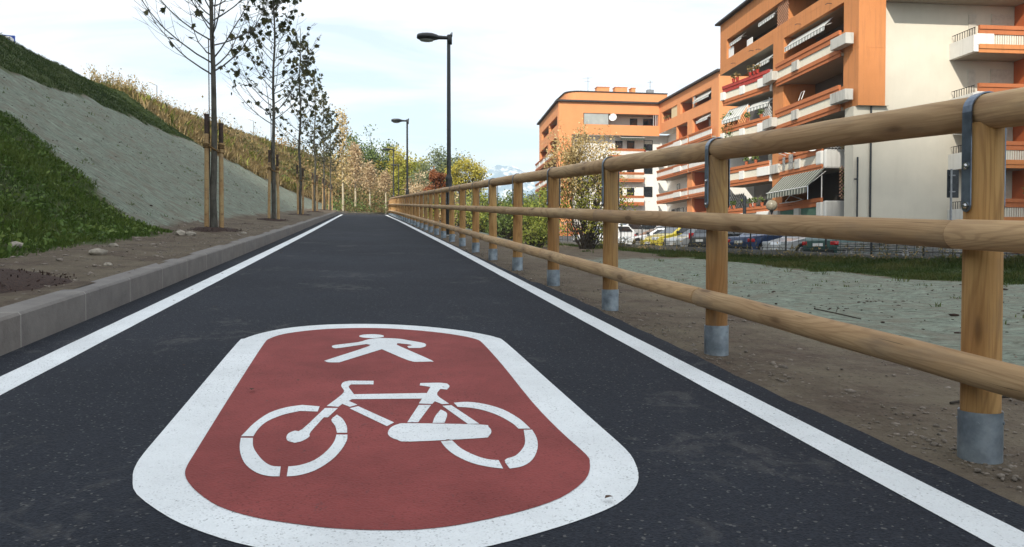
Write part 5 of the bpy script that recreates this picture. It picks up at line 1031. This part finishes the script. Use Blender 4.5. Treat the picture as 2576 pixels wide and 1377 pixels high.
def car(kind, paint, nose, head, label, z=None, L=4.1, H=1.45, W=1.70, tail_kind=0):
    """nose: world xy of the car's centre; head: compass heading in radians (x axis of the car points forward)"""
    x, y = nose; t = empty('parked_car', (x, y, park_z(y)+.0 if z is None else z), head, label, 'car', 'cars in the car park')
    h = L/2; hw = W/2; bl = .93*H/1.45*.98      # belt height
    prof = {'hatch': [(h, .40), (h-.02, .62), (h-.12, .74), (h-.95, .93), (h-1.05, .95), (h-1.78, H-.05), (h-2.15, H), (-h+.55, H-.04), (-h+.18, 1.0), (-h+.04, .88), (-h, .60), (-h+.02, .38)],
            'sedan': [(h, .40), (h-.02, .60), (h-.15, .72), (h-1.1, .90), (h-1.2, .92), (h-1.95, H-.05), (h-2.3, H), (-h+1.45, H-.05), (-h+.75, .98), (-h+.08, .93), (-h, .66), (-h+.02, .38)],
            'coupe': [(h, .36), (h-.04, .52), (h-.25, .66), (h-1.25, .84), (h-1.35, .86), (h-2.1, H-.04), (h-2.45, H), (-h+1.0, H-.16), (-h+.35, .90), (-h+.05, .80), (-h, .58), (-h+.02, .36)],
            'van': [(h, .42), (h-.02, .75), (h-.1, .88), (h-.75, 1.05), (h-.85, 1.07), (h-1.55, H-.06), (h-1.9, H), (-h+.22, H-.02), (-h+.06, 1.05), (-h+.03, .95), (-h, .62), (-h+.02, .38)]}[kind]
    ib = 4; it = 8 if kind != 'van' else 8; wr = .31; fx, rx = h-.82, -h+.78
    def arch(cx): return [(cx+.38*math.cos(a), .30+.38*math.sin(a)) for a in [math.pi*i/8 for i in range(9)]][::-1]
    zb = prof[ib][1]; ra = prof[it]
    sill = [(-h+.1, .22)]+arch(rx)+arch(fx)+[(h-.1, .22)]
    lower = prof[:ib+1]+[ra]+prof[it+1:]; b = MB()
    def yw(z, x): return (hw-(.05 if abs(x) > h-.3 else 0)-(.03 if z < .5 else 0)) if z <= max(zb, ra[1])+.02 else hw-.02-.22*(z-zb)/(H-zb)
    for sg_ in (1, -1):
        poly = [(q, yw(z, q)*sg_, z) for q, z in lower]+[(q, (hw-.04)*sg_, z) for q, z in sill]; b.add(poly, [tuple(range(len(poly)))])
        up = prof[ib:it+1]; b.add([(q, yw(z, q)*sg_, z) for q, z in up], [tuple(range(len(up)))])
    full = prof; n = len(full)
    for i in range(n-1):
        (x0, z0), (x1, z1) = full[i], full[i+1]; b.quad((x0, yw(z0, x0), z0), (x1, yw(z1, x1), z1), (x1, -yw(z1, x1), z1), (x0, -yw(z0, x0), z0))
    b.quad((h-.1, hw-.1, .24), (-h+.1, hw-.1, .24), (-h+.1, -hw+.1, .24), (h-.1, -hw+.1, .24)); b.quad((h, hw-.05, .40), (h-.1, hw-.04, .22), (h-.1, -hw+.04, .22), (h, -hw+.05, .40)); b.quad((-h+.02, hw-.05, .38), (-h+.1, hw-.04, .22), (-h+.1, -hw+.04, .22), (-h+.02, -hw+.05, .38))
    b.build('body', M[paint], t, bevel=.045, recalc=True)
    ws = MB(); wl = MB()
    def strip(mb_, i, j, f0, f1, inset, o_):
        (x0, z0), (x1, z1) = prof[i], prof[j]; A_ = Vector((x0, 0, z0)); B_ = Vector((x1, 0, z1)); d = (B_-A_); nn = Vector((-d.z, 0, d.x)).normalized(); nn = nn if nn.z > 0 else -nn
        p, q = A_+d*f0+nn*o_, A_+d*f1+nn*o_; y0 = yw(z0+(z1-z0)*f0, p.x)-inset; y1 = yw(z0+(z1-z0)*f1, q.x)-inset
        mb_.quad((p.x, y0, p.z), (q.x, y1, q.z), (q.x, -y1, q.z), (p.x, -y0, p.z))
    strip(ws, ib, ib+1, .06, .97, .09, .008); ws.build('windscreen', M['dark_glass'], t)
    strip(wl, it-1, it, .08, .85, .12, .008); wl.build('rear_window', M['dark_glass'], t)
    up = prof[ib:it+1]; zt = H-.12
    def roofx(z, front):
        ps = prof[ib:ib+3] if front else prof[it-1:it+1][::-1]
        for (x0, z0), (x1, z1) in zip(ps, ps[1:]):
            if z <= max(z0, z1): return x0+(x1-x0)*(z-z0)/(z1-z0+1e-6)
        return ps[-1][0]
    xf0, xf1 = roofx(zb+.04, True)-.22, roofx(zt, True)-.12; xr0, xr1 = (roofx(max(zb+.04, ra[1]+.03), False)+.18, roofx(zt, False)+.14); mid = (xf0+xr0)/2-.1
    for sg_ in (1, -1):
        for a0, a1, c0, c1 in ((xf0, xf1, mid+.04, mid+.04), (mid-.04, mid-.04, xr0, xr1)):
            q = MB(); e = .022
            q.quad((a0, (yw(zb+.05, 0)+e-.005)*sg_, zb+.05), (c0, (yw(zb+.05, 0)+e-.005)*sg_, zb+.05), (c1, (yw(zt, 0)+e-.012)*sg_, zt), (a1, (yw(zt, 0)+e-.012)*sg_, zt)); q.build('side_window', M['dark_glass'], t)
    for cx in (fx, rx):
        for sg_ in (1, -1):
            q = MB(); q.tube([(cx, sg_*(hw-.23), .31), (cx, sg_*(hw-.05), .31), (cx, sg_*(hw-.03), .31)], [wr, wr, wr-.03], 20); w = q.build('wheel', M['tyre'], t); r = MB(); r.tube([(cx, sg_*(hw-.03), .31), (cx, sg_*(hw-.015), .31)], [.205, .195], 16)
            for a in range(5): an = a*1.2566; r.bar((cx+.05*math.cos(an), sg_*(hw-.01), .31+.05*math.sin(an)), (cx+.19*math.cos(an), sg_*(hw-.01), .31+.19*math.sin(an)), .05, .02)
            r.build('rim', M['rim'], w)
    for sg_ in (1, -1):
        q = MB(); q.fbox(WORLD, h-.30, h+.004, .60, .76, *sorted((sg_*(hw-.46), sg_*(hw-.045)))); q.build('headlight', M['lens'], t, bevel=.03)
        zt0 = (.66, .82) if tail_kind == 0 else (.78, 1.08); q = MB(); q.fbox(WORLD, -h-.012, -h+.24, *zt0, *sorted((sg_*(hw-(.27 if tail_kind == 0 else .17)), sg_*(hw-.02)))); q.build('tail_light', M['tail_red'], t, bevel=.03)
        q = MB(); q.fbox(WORLD, h-1.45, h-1.30, zb+.02, zb+.16, *sorted((sg_*(hw+.0), sg_*(hw+.17)))); q.build('wing_mirror', M['trim'], t, bevel=.02)
    q = MB(); q.box(-h-.022, -h-.008, -.26, .26, .62, .74); q.build('number_plate', M['plate'], t); q = MB(); q.box(h+.003, h+.016, -.26, .26, .40, .52); q.build('number_plate', M['plate'], t)
    q = MB(); q.box(-h-.02, -h+.15, -hw+.1, hw-.1, .34, .46); q.box(h-.12, h+.012, -hw+.12, hw-.12, .28, .38); q.box(-h+1.25, h-1.3, -hw-.008, hw+.008, .48, .54); q.build('bumper_trim', M['trim'], t)
    return t
def along(Y, d):        # a point d metres inside the car park wall
    return (wall_x(Y)+.22+d, Y+.22*d)
EAST = math.atan2(.22, 1.0)
car('hatch', 'car_green', along(30.5, 3.2), EAST+.06, 'dark green car with a pale side strip, closest to the stacked boards', L=4.9, H=1.42, W=1.78)
car('hatch', 'car_pale_silver', along(33.0, 2.9), EAST+math.pi, 'silver car with its bonnet towards the wall, left of the light grey van')
car('sedan', 'car_blue', along(35.5, 3.05), EAST+.08, 'dark blue saloon just right of the second nearest wooden fence post', L=4.5)
car('van', 'car_light_grey', along(36.5, 7.6), EAST+.05, 'light grey van with tall red tail lights between the silver and the green cars', L=4.5, H=1.85, W=1.8, tail_kind=1)
car('hatch', 'car_charcoal', along(38.4, 2.8), EAST+.1, 'charcoal hatchback with a large red tail light, left of the second nearest fence post', tail_kind=1, H=1.5)
car('hatch', 'car_silver', along(40.7, 2.9), EAST+math.pi, 'silver car with a raked windscreen between the yellow and the charcoal cars')
car('hatch', 'car_yellow', along(43.0, 2.9), EAST+math.pi, 'yellow car among the white cars')
car('coupe', 'car_white', along(45.4, 2.9), EAST+math.pi-.2, 'low white sports car with its nose by the railing, left of the yellow car', L=4.3, H=1.28)
car('sedan', 'car_white', along(50, 7.2), EAST+.2, 'white saloon with dark side windows behind the sports car and the yellow car', L=4.4)
car('van', 'car_pale_silver', along(55.3, 7.2), EAST+math.pi, 'taller silver people carrier behind the white sports car', H=1.62)
car('hatch', 'car_white', along(52.5, 3.6), EAST+math.pi, 'white hatchback half hidden by the third nearest fence post')
# stacks stored in the yard next to the green car
def pile(name, Y0, d, W, n, th, m, label, cat, part):
    x, y = along(Y0, d); t = empty(name, (x, y, park_z(y)), EAST+RND.uniform(-.1, .1), label, cat)
    for i in range(n):
        b = MB()
        for j in range(3): a = -W/2+W*j/3; b.box(-.9+RND.uniform(-.05, .05), .9+RND.uniform(-.05, .05), a+.01, a+W/3-.01, i*th*1.35, i*th*1.35+th*RND.uniform(.8, 1))
        b.build(part, M[m], t)
    return t
pile('board_stack', 28.2, 1.4, 1.7, 10, .06, 'board', 'stack of grey weathered boards right of the green car', 'board stack', 'board'); pile('board_stack', 26.5, 1.4, 1.5, 11, .06, 'board', 'second stack of grey boards, left of the tile stack', 'board stack', 'board')
pile('tile_stack', 24.6, 1.4, 1.6, 12, .055, 'tile', 'stack of grey tiles behind the nearest wooden post', 'tile stack', 'tile_layer'); pile('tile_stack', 21.6, 1.4, 1.7, 10, .055, 'tile', 'lower stack of grey tiles at the right edge of the photo', 'tile stack', 'tile_layer')
# road sign seen from behind, plain post, globe lamp, gooseneck lamp
x, y = 21.13, 26.8; t = empty('road_sign', (x, y, park_z(y)), 0, 'back of a dark rectangular road sign on a grey post before the beige wall', 'road sign'); z1 = 3.92-park_z(y)
b = MB(); b.tube([(0, 0, 0), (0, 0, z1)], .04, 10); b.build('post', M['grey_metal'], t); b = MB(); b.box(-.13, .36, .05, .065, z1-1.05, z1-.02); b.build('sign_panel', M['dark_metal'], t, bevel=.01)
b = MB(); [b.box(-.05, .14, -.05, .048, z1-q, z1-q+.04) for q in (.25, .85)]; b.build('bracket', M['grey_metal'], t)
x, y = 19.9, 41.0; t = empty('metal_post', (x, y, park_z(y)), 0, 'plain dark metal post right of the second wooden fence post', 'post'); b = MB(); b.tube([(0, 0, 0), (0, 0, 3.0)], .09, 10); b.tube([(0, 0, 2.95), (0, 0, 3.0), (0, 0, 3.06)], [.1, .1, .05], 10); b.build('shaft', M['dark_metal'], t)
x, y = 23.4, 44.7; t = empty('globe_lamp', (x, y, park_z(y)), 0, 'garden lamp with a cloudy round globe in front of the near block', 'lamp'); b = MB(); b.tube([(0, 0, 0), (0, 0, 2.2), (0, 0, 2.35)], [.05, .05, .12], 10); b.build('post', M['dark_metal'], t)
bm = bmesh.new(); bmesh.ops.create_uvsphere(bm, u_segments=20, v_segments=12, radius=.33); me = bpy.data.meshes.new('globe'); bm.to_mesh(me); bm.free(); [setattr(p, 'use_smooth', True) for p in me.polygons]; M['globe'] = mat('cloudy_globe', (.42, .37, .27), (.22, .19, .13), 3, .2); me.materials.append(M['globe']); o = bpy.data.objects.new('globe', me); COL.objects.link(o); o.parent = t; o.location = (0, 0, 2.66)
t = empty('gooseneck_lamp', (9.4, 70, 3.0), 0, 'white curved gooseneck lamp in front of the mountain', 'street lamp'); b = MB(); b.tube([(0, 0, 0), (0, 0, 1.2), (.15, 0, 1.9), (.5, 0, 2.5), (1.1, 0, 2.75)], .07, 8); b.build('pole', M['white_plastic'], t); b = MB(); b.tube([(1.0, 0, 2.74), (1.4, 0, 2.76), (1.75, 0, 2.72)], [.09, .12, .06], 8); b.build('lantern', M['white_plastic'], t)
t = empty('garden_fence', (9.3, 100, 2.6), 0, 'red brick plinth with white bars at the foot of the far block', 'fence'); F_ = Fr((0, 0, 0), (1, 0, 0), (0, 1, 0)); X0 = 14.0
b = MB(); b.fbox(F_, 14, 27, .0, 1.0, 0, .3); b.build('plinth', M['terracotta'], t); b = MB(); [b.fbox(F_, 14+.35*i, 14.08+.35*i, 1.003, 2.2, .1, .18) for i in range(37)]; b.fbox(F_, 14, 27, 2.2, 2.28, .1, .18); b.build('bars', M['grey_metal'], t)
# beyond the ridge: lamps of the upper road, pylon, blue sign
def hill_lamp(X, Y, z, H, label, arm):
    t = empty('road_lamp', (X, Y, z-2), 0, label, 'street lamp', 'thin lamps of the road above the slope'); b = MB(); b.tube([(0, 0, 0), (0, 0, H+2)], [.09, .05], 8); b.tube([(0, 0, H+1.98), (-arm, 0, H+2.15)], .035, 6); b.build('pole', M['grey_metal'], t)
    b = MB(); b.tube([(-arm*.55, 0, H+2.1), (-arm, 0, H+2.3), (-arm*1.9, 0, H+2.45), (-arm*2.1, 0, H+2.42)], [.06, .13, .13, .04], 8); b.build('lantern', M['white_plastic'], t)
hill_lamp(-22.95, 95.9, 16.0, 3.45, 'thin lamp of the upper road with a white head, left of the nearest tree', .45); hill_lamp(-19.35, 146, 18.9, 4.8, 'tiny thin lamp of the upper road between the first two trees', .55)
t = empty('pylon', (-73.8, 319, 46), 0, 'faint lattice power pylon above the grassy ridge', 'pylon'); b = MB()
for sx in (-1, 1):
    for sy in (-1, 1): b.tube([(sx*2.2, sy*2.2, 0), (sx*.35, sy*.35, 10.6)], .12, 4)
for i in range(6):
    r0, r1 = 2.2-i*.31, 2.2-(i+1)*.31; z0, z1 = i*1.75, (i+1)*1.75
    for sx in (-1, 1): b.bar((sx*r0, -r0, z0), (-sx*r1, -r1, z1), .12); b.bar((sx*r0, r0, z0), (-sx*r1, r1, z1), .12)
b.bar((-5.2, 0, 9.6), (5.8, 0, 8.4), .2); b.bar((-4, 0, 9.2), (0, 0, 10.8), .14); b.bar((5.5, 0, 8.4), (0, 0, 10.8), .14); b.build('lattice_tower', M['grey_metal'], t)
t = empty('blue_road_sign', (-16.75, 40.4, hl(15.9, 40.4)-.2), rad(14), 'blue road sign with white border peeping over the top of the slope', 'road sign')
zt = 10.72-(hl(15.9, 40.4)-.2); b = MB(); b.box(-1.0, 1.0, 0, .03, zt-1.0, zt); b.build('sign_panel', M['sign_blue'], t)
def rrect(x0, x1, z0, z1, r, n=6):
    out = []
    for cx, cz, a0 in ((x1-r, z1-r, 0), (x0+r, z1-r, 90), (x0+r, z0+r, 180), (x1-r, z0+r, 270)): out += [(cx+r*math.cos(rad(a0+90*i/n)), cz+r*math.sin(rad(a0+90*i/n))) for i in range(n+1)]
    return out
o_, i_ = rrect(-.96, .96, zt-.96, zt-.04, .22), rrect(-.86, .86, zt-.86, zt-.14, .16); n = len(o_); b = MB(); b.add([(x, -.006, z) for x, z in o_+i_], [(k, (k+1) % n, n+(k+1) % n, n+k) for k in range(n)]); b.build('border', M['sign_white'], t); b = MB(); [b.tube([(q, .06, -.3), (q, .06, zt-.1)], .035, 8) for q in (-.6, .6)]; b.build('post', M['grey_metal'], t)
# ------------------------------------------------------------------ far mountains and wooded hill
def m_rock():
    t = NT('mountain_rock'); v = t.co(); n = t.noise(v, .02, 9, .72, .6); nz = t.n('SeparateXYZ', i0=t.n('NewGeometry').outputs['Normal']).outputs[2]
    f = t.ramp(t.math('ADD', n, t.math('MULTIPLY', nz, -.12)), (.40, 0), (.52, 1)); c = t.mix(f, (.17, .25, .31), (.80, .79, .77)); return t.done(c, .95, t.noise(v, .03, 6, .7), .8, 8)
M['rock'] = m_rock()
MT = [(1120, 560), (1160, 545), (1195, 470), (1206, 438), (1222, 428), (1240, 421), (1252, 415), (1268, 419), (1285, 417), (1305, 423), (1322, 434), (1345, 428), (1365, 418), (1400, 414), (1450, 430), (1500, 470), (1600, 540), (1660, 580)]
D = 2500.0; ux = np.linspace(0, 1, 150); V = []; F = []; nd = 34
cy, sy = math.cos(YAW), math.sin(YAW)
for i, u_ in enumerate(ux):
    px = 1120+540*u_; top = (640-lerp_tab(MT, px))/2050*D+.78; lat = (px-1288)/2050*D
    for j in range(nd):
        q = j/(nd-1); dep = D-650+650*q if q <= 1 else D; r = q**1.15
        jag = 26*(noise.fractal(Vector((lat*.012, dep*.012, 3)), 1.0, 2.1, 5))*(q*(1-q)*3+.22)+30*abs(noise.noise(Vector((lat*.02, q*2, 8))))*q*(1-q)*2
        z = -8+(top+8)*r+jag*(1 if q < .98 else .35); k = dep/D if q < 1 else 1; V.append((lat*1*cy+dep*sy, -lat*sy+dep*cy, z))
    if i: F += [((i-1)*nd+j, i*nd+j, i*nd+j+1, (i-1)*nd+j+1) for j in range(nd-1)]
b = MB(); b.add(V, F, smooth=True); tag(b.build('mountain', M['rock']), kind='structure')
def m_wood_hill():
    t = NT('wooded_hill'); v = t.co(); return t.done(t.mix(t.noise(v, .12, 6, .7), (.02, .03, .012), (.08, .085, .03)), .95, t.noise(v, .2, 5, .7), 1, 3)
M['wooded'] = m_wood_hill(); V = []; F = []; nu, nv = 60, 20
for i in range(nu):
    for j in range(nv):
        px = 1180+320*i/(nu-1); q = j/(nv-1); dep = 520-160*(1-q); hgt = lerp_tab([(1180, 620), (1260, 570), (1300, 515), (1325, 494), (1350, 486), (1400, 480), (1500, 500)], px); top = (640-hgt)/2050*520+.78; lat = (px-1288)/2050*dep
        V.append((lat*cy+dep*sy, -lat*sy+dep*cy, 3+(top-3)*q**.7+2.2*n3(lat*.12, dep*.12)*q**.5))
for i in range(nu-1): F += [(i*nv+j, (i+1)*nv+j, (i+1)*nv+j+1, i*nv+j+1) for j in range(nv-1)]
b = MB(); b.add(V, F, smooth=True); tag(b.build('wooded_hill', M['wooded']), kind='structure')
# ------------------------------------------------------------------ unseen cloud, its outline cut to shade the near ground, and the air
fp = [(-75, 66), (-35, 62), (-20, 61), (-8, 58), (2, 50), (8, 43.5), (13, 41), (20, 43), (25, 48), (30, 52.5), (36, 50), (44, 47), (60, 46), (80, 30), (95, -10), (80, -60), (30, -85), (-30, -80), (-80, -60), (-100, 0)]
fp = [(q.x, q.y) for q in smooth_poly(fp, 3)]; V = []; F = []; n = len(fp); D0 = 752.0; cx = sum(x for x, y in fp)/n; cyy = sum(y for x, y in fp)/n
for s, dd in ((1.0, 0), (1.0, 12), (.9, 30), (.7, 48), (.35, 60), (.01, 64)):
    for k, (x, y) in enumerate(fp):
        w = 1+.05*n3(x*.05, y*.05, dd*.1)*(dd > 12); V.append(Vector((cx+(x-cx)*s*w, cyy+(y-cyy)*s*w, 0))-LDIR*(D0+dd*(1+.3*n3(x*.03, y*.03, dd*.05))))
for r in range(5): F += [(r*n+k, r*n+(k+1) % n, (r+1)*n+(k+1) % n, (r+1)*n+k) for k in range(n)]
b = MB(); b.add(V, F+[tuple(range(n))], smooth=True); M['shade_cloud'] = mat('shade_cloud_white', (.85, .86, .88), (.8, .81, .83), .02, 1.0); tag(b.build('shade_cloud', M['shade_cloud']), kind='structure')
hz = MB(); hz.box(-1600, 2200, -1200, 3400, -60, 345); t = NT('haze'); t.t.nodes.remove(t.b); pv = t.n('VolumePrincipled'); pv.inputs['Color'].default_value = (.72, .88, 1.0, 1); pv.inputs['Density'].default_value = .0003; pv.inputs['Anisotropy'].default_value = 0.0
t.t.links.new(pv.outputs[0], t.t.nodes['Material Output'].inputs['Volume'])
if not globals().get('NO_HAZE'): o = hz.build('haze', t.m, recalc=True); tag(o, kind='stuff'); o.display_type = 'WIRE'
